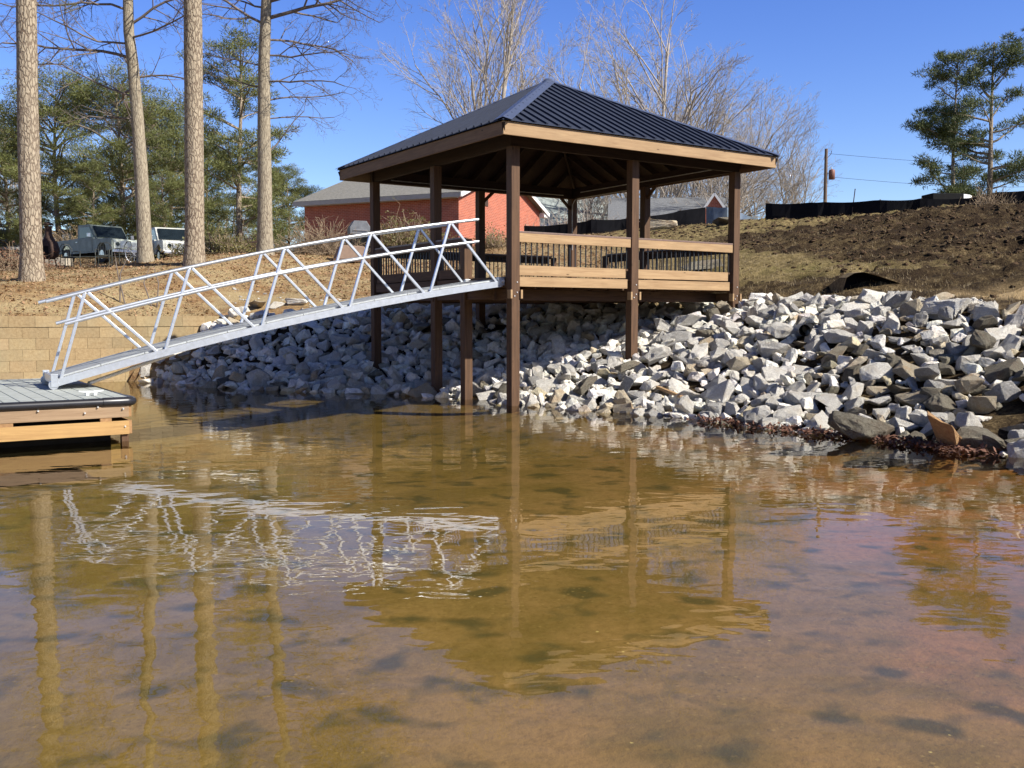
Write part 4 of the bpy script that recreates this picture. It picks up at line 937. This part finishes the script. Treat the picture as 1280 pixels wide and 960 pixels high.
brush(90, 300, 56, 2.6, 3.0, 320, 'rounded tan bush left of the pickup', seed=10, leaves=3, lmat=simple('tan_dead_leaves', (.25, .19, .09), .9))
brush(1000, 285, 62, 6, 2.6, 360, 'grey leafless thicket beyond the gap in the black fence', twig_pale, seed=11)
brush(715, 292, 52, 5, 2.4, 300, 'pale leafless thicket between the two houses', twig_pale, seed=12)
for px, py, Y, hh, lb in ((150, 388, 28.2, 1.5, 'pair of bare saplings on the edge of the block wall'), (190, 390, 28.6, 1.2, 'single bare sapling right of the pair on the wall edge')):
    s_ = []; p = un(px, py, Y=Y); rg = random.Random(px); root = empty('sapling', (p[0], p[1], hz(p[0], p[1])-.05))
    for k in range(2): s_.append((k*.15, 0, 0, k*.15+rg.uniform(-.25, .1), 0, hh*.6, .025, .018)); s_.append((*s_[-1][3:6], s_[-1][3]+rg.uniform(-.3, .3), .1, hh, .018, .006))
    link('stems', seg_mesh('stems', s_, 5), twig_dark, root); tag(root, lb, 'sapling')

# ------------------------------------------------------------------ brick house
hp = un(573.5, 312, Y=45); HZ0 = 4.7; HZ1 = 7.43
ha = math.atan2(.425, -.905)   # local +x runs along the shaded wall
house = empty('brick_house', (hp[0], hp[1], 0), math.atan2(.905, .425)); tag(house, 'single storey red brick house with grey shingle roof behind the gangway', 'house')
# local x along the sunlit gable wall, local y along the shaded wall
HX, HY = 9.4, 8.7; RD = 7.43+.36*HX/2
MB().prism([(0, HZ0-1), (HX, HZ0-1), (HX, HZ1), (HX/2, RD), (0, HZ1)], 0, .2).build('gable_wall', brick_m, house)
MB().prism([(0, HZ0-1), (HX, HZ0-1), (HX, HZ1), (HX/2, RD), (0, HZ1)], HY-.2, HY).build('gable_wall', brick_m, house)
MB().box((0, .202, HZ0-1), (.2, HY-.202, HZ1-.02)).build('side_wall', brick_m, house); MB().box((HX-.2, .202, HZ0-1), (HX, HY-.202, HZ1-.02)).build('side_wall', brick_m, house)
e = .45; sl = .36
MB().prism([(-e, HZ1-e*sl+.03), (HX/2, RD+.03), (HX+e, HZ1-e*sl+.03), (HX+e, HZ1-e*sl+.13), (HX/2, RD+.14), (-e, HZ1-e*sl+.13)], -.35, HY+.35).build('roof', shingle_brown, house)
MB().box((-e-.03, -.36, HZ1-e*sl-.10), (-e+.01, HY+.36, HZ1-e*sl+.10)).build('eave_fascia', beige_trim, house)
MB().box((-e+.012, -.0, HZ1-e*sl-.10), (-.002, HY, HZ1-e*sl-.06)).build('soffit', beige_trim, house)
for s in (0, 1):
    x0, x1 = (-e, HX/2) if s == 0 else (HX+e, HX/2)
    MB().bar((x0, -.37, HZ1-e*sl+.0), (x1, -.37, RD+.0), .03, .2, (0, 0, 1)).build('rake_board', white_trim, house)
MB().box((HX-.1, -.30, HZ1-.30), (HX+e, -.02, HZ1-.05)).build('eave_return', white_trim, house, .01)
MB().box((2.1, -.025, HZ1-.35), (3.0, -.004, HZ1+.0)).build('wall_vent', rust, house)
# grill / heat pump cabinet and covered slab beside the shaded wall
def at_px(px, py, Y): p = un(px, py, Y=Y); return (float(p[0]), float(p[1]), hz(p[0], p[1]))
p = un(449, 318, Y=41.5); gr = empty('barbecue_grill', (p[0], p[1], float(p[2])-.25), .35); gr.location.z = hz(p[0], p[1])-.02
tag(gr, 'grey and black hooded barbecue standing by the shaded brick wall', 'barbecue')
MB().box((-.42, -.3, 0), (.42, .3, .85)).build('cabinet', dark_float, gr, .01)
MB().prism([(-.44, .86), (.44, .86), (.44, 1.15), (.26, 1.42), (-.26, 1.42), (-.44, 1.15)], -.32, .32).build('hood', simple('grey_grill_hood', (.16, .165, .17), .4, .3), gr, .01)
MB().tube([(-.3, -.36, 1.02), (.3, -.36, 1.02)], .015, 8).build('handle', chrome, gr)
p = un(438, 326, Y=39); cv = empty('tarp_covered_stack', (p[0], p[1], hz(p[0], p[1])-.05), .3); tag(cv, 'low stack under a faded tan tarp beside the brush heap', 'covered stack')
MB().prism([(-.7, 0), (.7, 0), (.5, .62), (-.42, .66)], -.5, .5).build('tarp', simple('tan_tarp', (.25, .17, .12), .8, 0, .15), cv, .04)
MB().box((-.75, -.55, 0), (.75, .55, .12)).build('pallet', wood_dx, cv)

# other houses
def small_house(px, py, Y, w, d, zb, h, rz, label, wallm, roofm, rise=1.6, gable=None):
    p = un(px, py, Y=Y); root = empty('house', (p[0], p[1], 0), rz); tag(root, label, 'house')
    MB().box((-w/2, 0, zb-1), (w/2, d, zb+h)).build('wall', wallm, root)
    MB().prism([(-w/2, zb+h+.02), (w/2, zb+h+.02), (0, zb+h+rise)], d-.01, d+.02).build('gable', wallm, root)
    # ridge along x
    r = MB(); e = .4; z0 = zb+h; vs = [(-w/2-e, -e, z0), (w/2+e, -e, z0), (w/2+e, d/2, z0+rise), (-w/2-e, d/2, z0+rise), (-w/2-e, d+e, z0), (w/2+e, d+e, z0)]
    vs += [(x, y, z+.12) for x, y, z in vs]
    r.add(vs, [(0, 1, 2, 3), (3, 2, 5, 4), (9, 8, 7, 6), (10, 11, 8, 9), (0, 6, 7, 1), (4, 5, 11, 10), (0, 3, 9, 6), (3, 4, 10, 9), (1, 7, 8, 2), (2, 8, 11, 5)]); r.build('roof', roofm, root)
    MB().box((-w/2-e, -e-.03, z0-.06), (w/2+e, -e-.003, z0+.14)).build('eave_fascia', white_trim, root)
    for x in (-w/2, w/2):
        MB().add if False else None
        g = MB(); g.add([(x-.1, 0, z0+.01), (x-.1, d, z0+.01), (x-.1, d/2, z0+rise-.02), (x+.1, 0, z0+.01), (x+.1, d, z0+.01), (x+.1, d/2, z0+rise-.02)], [(0, 1, 2), (3, 5, 4), (0, 3, 4, 1), (1, 4, 5, 2), (2, 5, 3, 0)]); g.build('gable', wallm, root)
    for k in (-.3, .25): f = MB().box((w*k-.5, -.05, zb+.9), (w*k+.5, -.012, zb+h-.3)).build('window', white_trim, root); MB().box((w*k-.42, -.062, zb+.98), (w*k+.42, -.053, zb+h-.38)).build('pane', glass_dark, f)
    return root
small_house(8, 320, 72, 9, 7, 4.6, 2.1, .35, 'grey roofed house with white eaves at the far left edge', siding, shingle, 1.6)
small_house(118, 305, 84, 10, 7, 4.6, 2.2, .1, 'distant low house with a grey roof left of the pickup cab', siding, shingle, 1.7)
small_house(742, 285, 66, 11, 7, 5.8, 1.9, .12, 'grey green sided house seen under the gazebo roof', siding, siding, 2.3)
hh_ = small_house(836, 285, 58, 6.4, 6, 5.2, 1.85, -.1, 'dark shingled house with a small white trimmed gable behind the plastic fence', siding, shingle, 1.95)
d_ = MB(); p = un(893, 262, Y=55); 
dr_ = empty('gabled_porch', (p[0], p[1], 0), -.25); tag(dr_, 'small orange brick gable with white trim right of the dark shingled roof', 'porch')
zc = float(un(893, 256, Y=55)[2])-.0; MB().prism([(-.75, zc-3), (.75, zc-3), (.75, zc-.5), (0, zc+.55), (-.75, zc-.5)], 0, 2.5).build('gable_wall', brick_m, dr_)
for s in (-1, 1): MB().bar((s*.86, -.06, zc-.62), (0, -.06, zc+.62), .08, .13).build('rake_board', white_trim, dr_); MB().bar((s*.9, 1.3, zc-.60), (0, 1.3, zc+.70), 2.6, .06).build('roof', shingle, dr_)

# ------------------------------------------------------------------ black silt fences
def fence(name, pts, label, stakes=True, mat=black_fabric, cat='fence'):
    """pts: (px, py_top, py_bottom, Y)"""
    top = [Vector(un(a, b, Y=Y)) for a, b, c, Y in pts]; bot = [Vector(un(a, c, Y=Y)) for a, b, c, Y in pts]; root = empty(name, tuple(bot[0])); tag(root, label, cat)
    o0 = bot[0]; m_ = MB(); V = []; cols = 0; rg = random.Random(len(pts))
    for i in range(len(pts)-1):
        k = max(2, int((bot[i+1]-bot[i]).length/.25))
        for j in range(k+(i == len(pts)-2)):
            t = j/k; a = bot[i].lerp(bot[i+1], t)-o0; b = top[i].lerp(top[i+1], t)-o0
            sag = .05*math.sin(math.pi*((t*k*.25/1.8) % 1)); dn = Vector((.1, -1, 0))*(.05*noise.noise((i*7+j*.7, 0, 3))+.06*math.sin(j*.9))
            a.z -= .25; mid = a.lerp(b, .5)+dn; b.z -= sag; V += [tuple(a+dn*.3), tuple(mid), tuple(b), tuple(b+Vector((0, .02, 0))), tuple(mid+Vector((0, .02, 0))), tuple(a+Vector((0, .02, 0)))]; cols += 1
    F = [(c*6+r, (c+1)*6+r, (c+1)*6+(r+1) % 6, c*6+(r+1) % 6) for c in range(cols-1) for r in range(6)]
    link('fabric', mesh_np('fabric', V, F), mat, root)
    if stakes:
        dist_ = 0
        for i in range(len(pts)-1):
            k = max(1, int((bot[i+1]-bot[i]).length/1.9))
            for j in range(k): a = bot[i].lerp(bot[i+1], (j+.03)/k)-o0; b = top[i].lerp(top[i+1], (j+.03)/k)-o0; MB().bar(a+Vector((0, .05, -.3)), b+Vector((rg.uniform(-.03, .03), .05, rg.uniform(.0, .12))), .035, .035, (0, 1, 0)).build('stake', stake_m, root)
    return root
fence('silt_fence', [(957, 254, 279, 42), (1030, 252.5, 276, 41), (1100, 250, 271, 40), (1150, 248, 268, 39.5), (1215, 247, 267, 39), (1245, 240, 262, 38.5), (1290, 236, 260, 38), (1420, 232, 258, 36)], 'long black fabric silt fence along the crest of the right hillside')
fence('silt_fence', [(655, 282, 300, 47), (707, 280, 300, 46.5), (739, 274, 298, 46), (783, 273, 296, 46), (812, 273, 294, 45.5)], 'low black silt fence seen under the gazebo between the rear posts')
fence('silt_fence', [(790, 275, 292, 46), (812, 270, 288, 46), (850, 263, 286, 46), (882, 257.5, 283, 46)], 'black silt fence rising to the right behind the gazebo')
plastic = simple('hazy_plastic_sheet', (.10, .12, .14), .25, 0, .5, 2, .3, 4)
fence('plastic_sheet_screen', [(883, 258, 283, 46), (909, 259, 283, 45.6), (922, 264, 283, 46.2), (945, 272, 282, 47.5)], 'crumpled grey plastic sheeting tied to the end of the fence behind the gazebo', True, plastic, 'plastic sheeting')
# steel stake and things at the crest
a = un(1065, 257, Y=40.5); b = un(1069, 236, Y=40.5); o = MB().tube([a-np.array([0, 0, .4]), b], .02, 6).build('steel_stake', rust); tag(o, 'thin steel stake leaning above the long black fence', 'stake')
# box trailer behind the fence
p = un(1185, 255, Y=44); tr_ = empty('utility_trailer', (p[0], p[1], float(p[2])-.6), .1); tag(tr_, 'black trailer with a white rounded tank showing above the right end of the fence', 'trailer')
MB().box((-1.0, -.5, .35), (.45, .5, 1.02)).build('body', dark_float, tr_, .02); MB().tube([(.46, 0, .78), (.6, 0, .78), (1.0, 0, .76), (1.05, 0, .76)], [.22, .28, .26, .12], 14).build('tank', white_trim, tr_)
for s in (-.5, .3): MB().tube([(s, -.56, .3), (s, -.42, .3)], .3, 14).build('wheel', rubber, tr_)
# utility pole
p = un(1031, 270, Y=64); up = empty('utility_pole', (p[0], p[1], hz(p[0], p[1]))); tag(up, 'wooden utility pole with a rusty transformer can right of the gazebo', 'utility pole')
zt = float(un(1031, 186, Y=64)[2])-up.location.z; MB().tube([(0, 0, -.5), (0, 0, zt)], [.14, .10], 12).build('pole', pole_m, up)
zz = float(un(1031, 218.5, Y=64)[2])-up.location.z; MB().lathe([(.02, -.32), (.2, -.3), (.2, .25), (.16, .32), (.03, .36)], (.38, -.05, zz), 14).build('transformer', simple('rusty_transformer', (.22, .10, .07), .6, .2, .3), up)
MB().box((.05, -.03, zz+.05), (.22, .03, zz+.1)).build('bracket', galv, up); MB().tube([(.38, 0, zz+.36), (.38, 0, zz+.5)], .03, 8).build('bushing', white_trim, up)
zi = float(un(1031, 199, Y=64)[2])-up.location.z; MB().bar((-.3, 0, zi), (.05, 0, zi+.02), .04, .04).build('insulator_arm', galv, up); MB().tube([(.1, 0, zi+.1), (.32, 0, zi+.35), (.35, 0, zi+.55)], .02, 6).build('fuse_cutout', rust, up)
for k, (py, lb) in enumerate(((190, 'upper thin wire running right from the utility pole'), (219, 'lower thin wire running right from the utility pole'))):
    a = Vector(un(1036, py+2, Y=64)); b = Vector(un(1500, py-10, Y=80)); pts = [a.lerp(b, t/16)+Vector((0, 0, -1.1*math.sin(math.pi*t/16))) for t in range(17)]
    o = MB().tube(pts, .010, 4).build('overhead_wire', dark_float); tag(o, lb, 'wire')

# ------------------------------------------------------------------ old trucks and clutter on the left bank
def truck(name, label, paint, hoodm, loc, rz):
    root = empty(name, loc, rz); tag(root, label, 'pickup truck')   # local +x forward
    w = .97; st = simple(name+'_paint', paint, .5, .1, .3, 3, .05); sth = simple(name+'_hood_paint', hoodm, .45, 0, .2, 3, .05)
    body = [(-2.65, .62), (-2.65, 1.12), (-.75, 1.14), (-.75, 1.16), (1.0, 1.16), (1.0, 1.1), (2.45, 1.06), (2.6, .95), (2.6, .55), (2.15, .5), (2.08, .74), (1.88, .88), (1.6, .88), (1.38, .74), (1.3, .46), (-1.1, .46), (-1.18, .74), (-1.38, .88), (-1.68, .88), (-1.88, .74), (-1.95, .5), (-2.6, .5)]
    for s in (-1, 1): MB().prism(body, s*w, s*(w-.1)).build('body_side', st, root, .02)
    MB().box((-2.64, -.86, .62), (-.8, .86, .70)).build('bed_floor', st, root); MB().box((-2.66, -.868, .6), (-2.58, .868, 1.12)).build('tailgate', st, root, .01); MB().box((-.86, -.868, .6), (-.78, .868, 1.14)).build('bed_wall', st, root)
    MB().prism([(.95, 1.10), (2.5, 1.03), (2.6, .98), (2.58, .9), (.95, .95)], -.868, .868).build('hood', sth, root, .03)
    MB().prism([(-.74, 1.12), (.98, 1.12), (.45, 1.76), (.35, 1.80), (-.58, 1.80), (-.66, 1.76)], -.80, .80).build('cab', st, root, .03)
    c = MB(); c.add([(.955, -.72, 1.175), (.955, .72, 1.175), (.51, .70, 1.71), (.51, -.70, 1.71), (.935, -.72, 1.165), (.935, .72, 1.165), (.49, .70, 1.70), (.49, -.70, 1.70)], [(0, 1, 2, 3), (7, 6, 5, 4), (0, 4, 5, 1), (2, 6, 7, 3), (0, 3, 7, 4), (1, 5, 6, 2)])
    for v in range(len(c.v)): c.v[v] = (c.v[v][0]+.035, c.v[v][1], c.v[v][2]+.02)
    c.build('windshield', glass_dark, root)
    for s in (-1, 1):
        MB().prism([(-.5, 1.2), (.78, 1.2), (.40, 1.68), (-.5, 1.68)], s*.802, s*.812).build('side_window', glass_dark, root)
        d = MB().prism([(-.62, .55), (.92, .55), (.92, 1.1), (-.62, 1.1)], s*(w+.002), s*(w+.012)).build('door', st, root, .003); MB().box((-.5, min(s*(w+.014), s*(w+.04)), .98), (-.36, max(s*(w+.014), s*(w+.04)), 1.01)).build('handle', chrome, d)
        MB().box((.78, min(s*1.0, s*1.14), 1.18), (.86, max(s*1.0, s*1.14), 1.36)).build('side_mirror', chrome, root, .01)
        for x in (1.73, -1.53):
            wh = MB().tube([(x, s*.72, .36), (x, s*.95, .36)], .36, 20).build('wheel', rubber, root, .02); MB().tube([(x, s*.952, .36), (x, s*.965, .36)], .2, 16).build('rim', chrome, wh)
        MB().tube([(2.60, s*.68, .80), (2.63, s*.68, .80)], .09, 14).build('headlight', glass_dark if s < 0 else chrome, root)
    MB().box((2.585, -.86, .60), (2.605, .86, .94)).build('nose', sth, root); 
    g = MB()
    for k in range(5): g.box((2.606, -.55, .64+k*.06), (2.625, .55, .67+k*.06))
    g.build('grille', chrome, root); MB().box((2.62, -.95, .42), (2.76, .95, .56)).build('bumper', chrome, root, .02)
    MB().box((-2.4, -.7, .38), (2.3, .7, .55)).build('chassis', dark_float, root)
    return root
def gp(px, Y, dz=0): p = un(px, 330, Y=Y); return (float(p[0]), float(p[1]), hz(p[0], p[1])+dz)
truck('pickup_truck', 'old green-grey pickup with a faded white hood parked under the trees', (.17, .20, .17), (.62, .66, .54), gp(128, 46), math.atan2(-.62, .78))
t_ = truck('pickup_truck', 'white stripped pickup with its front end open beside the bent bare tree', (.55, .56, .50), (.62, .62, .56), gp(213, 47), math.atan2(-.83, .55))
p = gp(285, 46); bt = empty('flat_trailer', p, .12); tag(bt, 'low flat trailer with a white deck right of the straight pine trunk', 'trailer')
MB().box((-2.0, -.8, .60), (1.3, .8, .74)).build('deck', white_trim, bt, .02); MB().box((-1.9, -.7, .42), (1.2, .7, .58)).build('frame', dark_float, bt)
for s in (-.3, .45): MB().tube([(s, -.92, .3), (s, -.74, .3)], .3, 16).build('wheel', rubber, bt)
MB().bar((1.3, 0, .5), (2.2, 0, .45), .08, .08).build('tow_bar', rust, bt)
p = gp(318, 43); cg = empty('wire_frame_heap', p, .2); tag(cg, 'rusty heap of bent wire frames left of the sweetgum trunk', 'scrap heap'); rg = random.Random(4)
for k in range(9):
    a = [(rg.uniform(-1.3, 1.2), rg.uniform(-.5, .5), rg.uniform(.1, .6)) for _ in range(2)]; mid = ((a[0][0]+a[1][0])/2, a[0][1], rg.uniform(.9, 1.25)); MB().tube([a[0], mid, a[1]], .018, 6).build('wire_frame', galv if k % 3 == 0 else rust, cg)
MB().prism([(-.9, 0), (.9, 0), (.5, .75), (-.3, .6)], -.3, .3).build('rusty_panel', rust, cg, .02)
p = gp(62, 38); ch = empty('chiminea', p); tag(ch, 'dark rusty chiminea stove right of the leftmost pine trunk', 'stove')
MB().lathe([(.16, .40), (.33, .5), (.38, .75), (.33, 1.02), (.2, 1.18), (.13, 1.35), (.12, 1.62), (.17, 1.68)], (0, 0, 0), 18).build('body', rust, ch)
for k in range(3): a = k*2.09; MB().bar((.3*math.cos(a), .3*math.sin(a), 0), (.2*math.cos(a), .2*math.sin(a), .46), .04, .04).build('leg', rust, ch)
MB().box((-.13, -.40, .6), (.13, -.33, .88)).build('fire_opening', dark_float, ch); MB().lathe([(.17, 0), (.19, .04), (.03, .12)], (0, 0, 1.72), 14).build('cap', rust, ch)
def wire_chair(px, Y, rz, label):
    root = empty('patio_chair', gp(px, Y), rz); tag(root, label, 'patio chair', 'wire patio chairs in front of the pickup'); r = .016
    m_ = MB(); 
    for k in range(7): y = -.24+.08*k; m_.tube([(-.25, y, .44), (.25, y, .44)], .007, 4)
    m_.tube([(-.25, -.25, .44), (.25, -.25, .44), (.25, .25, .44), (-.25, .25, .44), (-.25, -.25, .44)], r, 6); m_.build('seat', green_iron, root)
    m_ = MB(); m_.tube([(-.25, -.25, .44), (-.3, -.25, .8), (-.33, -.12, .97), (-.33, .12, .97), (-.3, .25, .8), (-.25, .25, .44)], r, 6)
    for k in range(5): y = -.17+.085*k; m_.tube([(-.25, y, .46), (-.32, y, .94)], .006, 4)
    m_.build('backrest', green_iron, root)
    for sx in (-1, 1):
        for sy in (-1, 1): MB().tube([(sx*.24, sy*.25, .44), (sx*.28, sy*.27, 0)], r, 6).build('leg', green_iron, root)
    for sy in (-1, 1): MB().tube([(-.29, sy*.25, .68), (0, sy*.28, .70), (.24, sy*.27, .66), (.26, sy*.25, .44)], r, 6).build('armrest', green_iron, root)
for a in ((88, 38, -.6, 'wire patio chair near the chiminea, leftmost of the chairs'), (130, 38.5, -1.4, 'wire patio chair facing the water in front of the pickup door'), (152, 39, -2.2, 'wire patio chair close to the foot of the bent bare tree')): wire_chair(*a)
p = gp(120, 39.6); tb = empty('patio_bench', p, .05); tag(tb, 'long low iron patio table behind the wire chairs', 'patio table')
MB().box((-1.2, -.35, .42), (1.5, .35, .46)).build('table_top', green_iron, tb, .01)
for x in (-1.1, 1.4):
    for y in (-.3, .3): MB().tube([(x, y, 0), (x, y, .42)], .02, 6).build('leg', green_iron, tb)
p = gp(168, 38.2); wr = empty('garden_wheel', p, .1); tag(wr, 'spoked iron wheel leaning beside the bent bare tree', 'wheel')
pts = [(.33*math.cos(a*.3142), 0, .34+.33*math.sin(a*.3142)) for a in range(21)]; MB().tube(pts, .016, 6).build('rim', galv, wr)
for k in range(4): a = k*.785; MB().tube([(.32*math.cos(a), 0, .34+.32*math.sin(a)), (-.32*math.cos(a), 0, .34-.32*math.sin(a))], .008, 5).build('spoke', galv, wr)
p = gp(72, 41); cb = MB().box((-.5, -.3, 0), (.5, .3, .35)).build('concrete_slab', simple('pale_concrete', (.42, .37, .28), .9), None, .02, p); tag(cb, 'pale concrete slab on the ground left of the pickup', 'concrete slab')

# ------------------------------------------------------------------ small things on the right bank
def boulder(px, py, Y, r, sc3, k, c, label, dz=.35):
    p = un(px, py, Y=Y); o = link('boulder', FM[(k, c)]); o.location = (p[0], p[1], hz(p[0], p[1])+r*dz); o.scale = [r*a for a in sc3]; o.rotation_euler = (.1, .1, k); tag(o, label, 'boulder')
boulder(824, 292, 44, .55, (1.3, .8, 1.), 6, 2, 'rounded brown boulder in front of the black fence seen over the railing')
boulder(900, 290, 42, .5, (1.6, .8, .55), 8, 3, 'flat dark stone slab in the grass behind the right rear post')
boulder(880, 340, 28.5, .4, (1.6, .8, .6), 10, 3, 'low dark stone seen between the balusters in the right bay')
for k_, (px, py, Y, r, c, lb) in enumerate(((322, 388, 28.6, .30, 2, 'cream boulder at the top left end of the riprap'), (300, 396, 28.2, .24, 0, 'small white boulder beside the end of the block wall'), (345, 389, 28.6, .22, 0, 'pale boulder lying right of the cream one'), (282, 399, 27.9, .18, 4, 'little pinkish stone against the end of the wall'), (372, 385, 28.9, .26, 0, 'flat white boulder behind the gangway deck'))):
    boulder(px, py, Y, r, (1.2, .9, .8), k_+2, c, lb, .3)
# sunken culvert mouth covered with black fabric
p = un(1095, 362, Y=21.8); g0 = hz(p[0], p[1]); cu = empty('culvert_mound', (p[0], p[1], g0-.12), .1); tag(cu, 'low mound with a black fabric lined hollow in the dark soil above the riprap', 'mound')
prof = [(-.78, 0.02), (-.70, .40), (-.52, .53), (-.30, .56), (.0, .47), (.35, .33), (.75, .17), (1.05, .04)]
m_ = MB(); n = len(prof); V = [(x, -.02, z*.8-.01) for x, z in prof]+[(x, -.02, z*.8) for x, z in prof]+[(x*1.02, .35, z*.8+.015) for x, z in prof]+[(x*1.1, 1.6, -.1) for x, z in prof]
m_.add(V, [(r*n+i, r*n+i+1, (r+1)*n+i+1, (r+1)*n+i) for r in (1, 2) for i in range(n-1)]); m_.build('soil_lip', simple('pale_soil_crust', (.20, .145, .07), 1, 0, .5, 12, .6, 20), cu)
m_ = MB(); m_.add([(x, .5, -.3) for x, z in prof]+[(x, .45, z*.8-.06) for x, z in prof]+[(x, .05, z*.8-.01) for x, z in prof], [(r*n+i, r*n+i+1, (r+1)*n+i+1, (r+1)*n+i) for r in (0, 1) for i in range(n-1)]); m_.build('black_lining', black_fabric, cu)
p = un(1006, 413, Y=18.3); q = un(1014, 409, Y=19.3); o = MB().tube([p, q], .11, 18, False).tube([q, p], .095, 18, False).build('drain_pipe', dark_float); tag(o, 'short black drain pipe poking out between the white rocks', 'pipe')
a = un(822, 484, Y=18.2); b = un(852, 496, Y=17.4); o = MB().bar(a, b, .07, .05).build('driftwood_stick', wood_lx); tag(o, 'weathered brown stick lying across the rocks near the water', 'stick')

# unseen band of foliage added behind the camera to block low sky light
V, F = [], []; n = 26000; a = RNG.uniform(math.radians(165), math.radians(375), n); rr = RNG.uniform(75, 95, n); hh2 = 17+4*np.sin(a*9)+3*np.sin(a*23+1)+2*np.sin(a*51); zz2 = -1+RNG.random(n)**.8*hh2
P = np.stack([rr*np.cos(a), rr*np.sin(a), zz2], 1); d1 = RNG.normal(size=(n, 3)); d2 = RNG.normal(size=(n, 3)); V = np.stack([P, P+d1*.9, P+d2*.9], 1).reshape(-1, 3)
tag(link('added_sky_blocker_woods', mesh_np('added_sky_blocker_woods', V, np.arange(3*n).reshape(n, 3)), needle_b), 'added unseen woods behind the camera that block low sky light', 'woods', None, 'stuff')
# soil clods and straw tufts on the dug hillside
def clods(n, fn, r0, r1, mat, label, cat, name):
    P = surf_pts(n, fn); n = len(P); t = (1+5**.5)/2
    ico = np.array([(-1, t, 0), (1, t, 0), (-1, -t, 0), (1, -t, 0), (0, -1, t), (0, 1, t), (0, -1, -t), (0, 1, -t), (t, 0, -1), (t, 0, 1), (-t, 0, -1), (-t, 0, 1)])/1.9
    f = np.array([(0, 11, 5), (0, 5, 1), (0, 1, 7), (0, 7, 10), (0, 10, 11), (1, 5, 9), (5, 11, 4), (11, 10, 2), (10, 7, 6), (7, 1, 8), (3, 9, 4), (3, 4, 2), (3, 2, 6), (3, 6, 8), (3, 8, 9), (4, 9, 5), (2, 4, 11), (6, 2, 10), (8, 6, 7), (9, 8, 1)])
    r = r0+(r1-r0)*RNG.random(n)**2.5; V = ico[None]*r[:, None, None]*RNG.uniform(.55, 1.35, (n, 12, 1))*np.array([1.3, 1.1, .7]); a = RNG.uniform(0, 6.28, n); ca, sa = np.cos(a)[:, None], np.sin(a)[:, None]
    X = V[..., 0]*ca-V[..., 1]*sa; Y = V[..., 0]*sa+V[..., 1]*ca; V = np.stack([X, Y, V[..., 2]], 2)+P[:, None]; F = (f[None]+(np.arange(n)*12)[:, None, None]).reshape(-1, 3)
    tag(link(name, mesh_np(name, V.reshape(-1, 3), F), mat), label, cat, None, 'stuff')
soilc = simple('dark_soil_clods', (.085, .055, .032), 1, 0, .6, 4, .5, 30, spec=.1)
clods(60000, lambda x, y: on_land(x, y) & (x > 4) & (x+.3*(y-25)+1.5*np.sin(y*.9+x*.4) > RNG.uniform(7.5, 13, len(x))), .015, .085, soilc, 'loose dark soil clods on the dug hillside', 'soil', 'soil_clods')
clods(7000, lambda x, y: (shore_side(x, y) > .2) & (shore_side(x, y) < 6.) & (x > -9) & (x < 9) & (y > 11), .02, .07, simple('rock_chips', (.42, .40, .36), 1, 0, .5, 6, .3), 'small rock chips between the riprap stones', 'gravel', 'rock_chips')
# ------------------------------------------------------------------ light
SUN = Vector((.897*math.cos(R_(36)), -.442*math.cos(R_(36)), math.sin(R_(36)))).normalized()
sd_ = bpy.data.lights.new('sun', 'SUN'); so = bpy.data.objects.new('sun', sd_); C.objects.link(so); so.rotation_euler = SUN.to_track_quat('Z', 'Y').to_euler(); sd_.energy = 5.0; sd_.angle = R_(.53); sd_.color = (1, .95, .87)
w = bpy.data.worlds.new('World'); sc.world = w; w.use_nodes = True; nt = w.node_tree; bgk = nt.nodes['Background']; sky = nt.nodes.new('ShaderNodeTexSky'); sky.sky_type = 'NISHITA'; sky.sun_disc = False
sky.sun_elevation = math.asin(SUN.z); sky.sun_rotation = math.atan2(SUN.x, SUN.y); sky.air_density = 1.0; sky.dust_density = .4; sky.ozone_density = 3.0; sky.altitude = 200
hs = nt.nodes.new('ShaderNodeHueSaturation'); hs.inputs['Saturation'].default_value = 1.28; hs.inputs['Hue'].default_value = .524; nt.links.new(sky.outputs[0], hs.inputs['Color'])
# sky dimmed by hand towards the zenith to weaken fill light in shaded areas
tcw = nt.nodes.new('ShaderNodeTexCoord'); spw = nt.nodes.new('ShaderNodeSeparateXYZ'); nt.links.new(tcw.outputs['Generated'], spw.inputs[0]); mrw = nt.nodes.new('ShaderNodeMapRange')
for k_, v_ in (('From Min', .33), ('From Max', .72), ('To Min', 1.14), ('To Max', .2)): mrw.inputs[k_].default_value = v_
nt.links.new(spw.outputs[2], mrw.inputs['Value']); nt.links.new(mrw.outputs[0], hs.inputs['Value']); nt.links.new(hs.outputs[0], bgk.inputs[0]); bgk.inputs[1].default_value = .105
sc.view_settings.view_transform = 'Standard'; sc.view_settings.look = 'None'; sc.view_settings.gamma = 1; sc.view_settings.exposure = .7; sc.view_settings.use_curve_mapping = False
sc.render.engine = 'CYCLES'; cy = sc.cycles; cy.use_denoising = True; cy.max_bounces = 8; cy.transparent_max_bounces = 12; cy.diffuse_bounces = 3; cy.glossy_bounces = 4; cy.use_adaptive_sampling = True; cy.adaptive_threshold = .01; cy.sample_clamp_indirect = 4
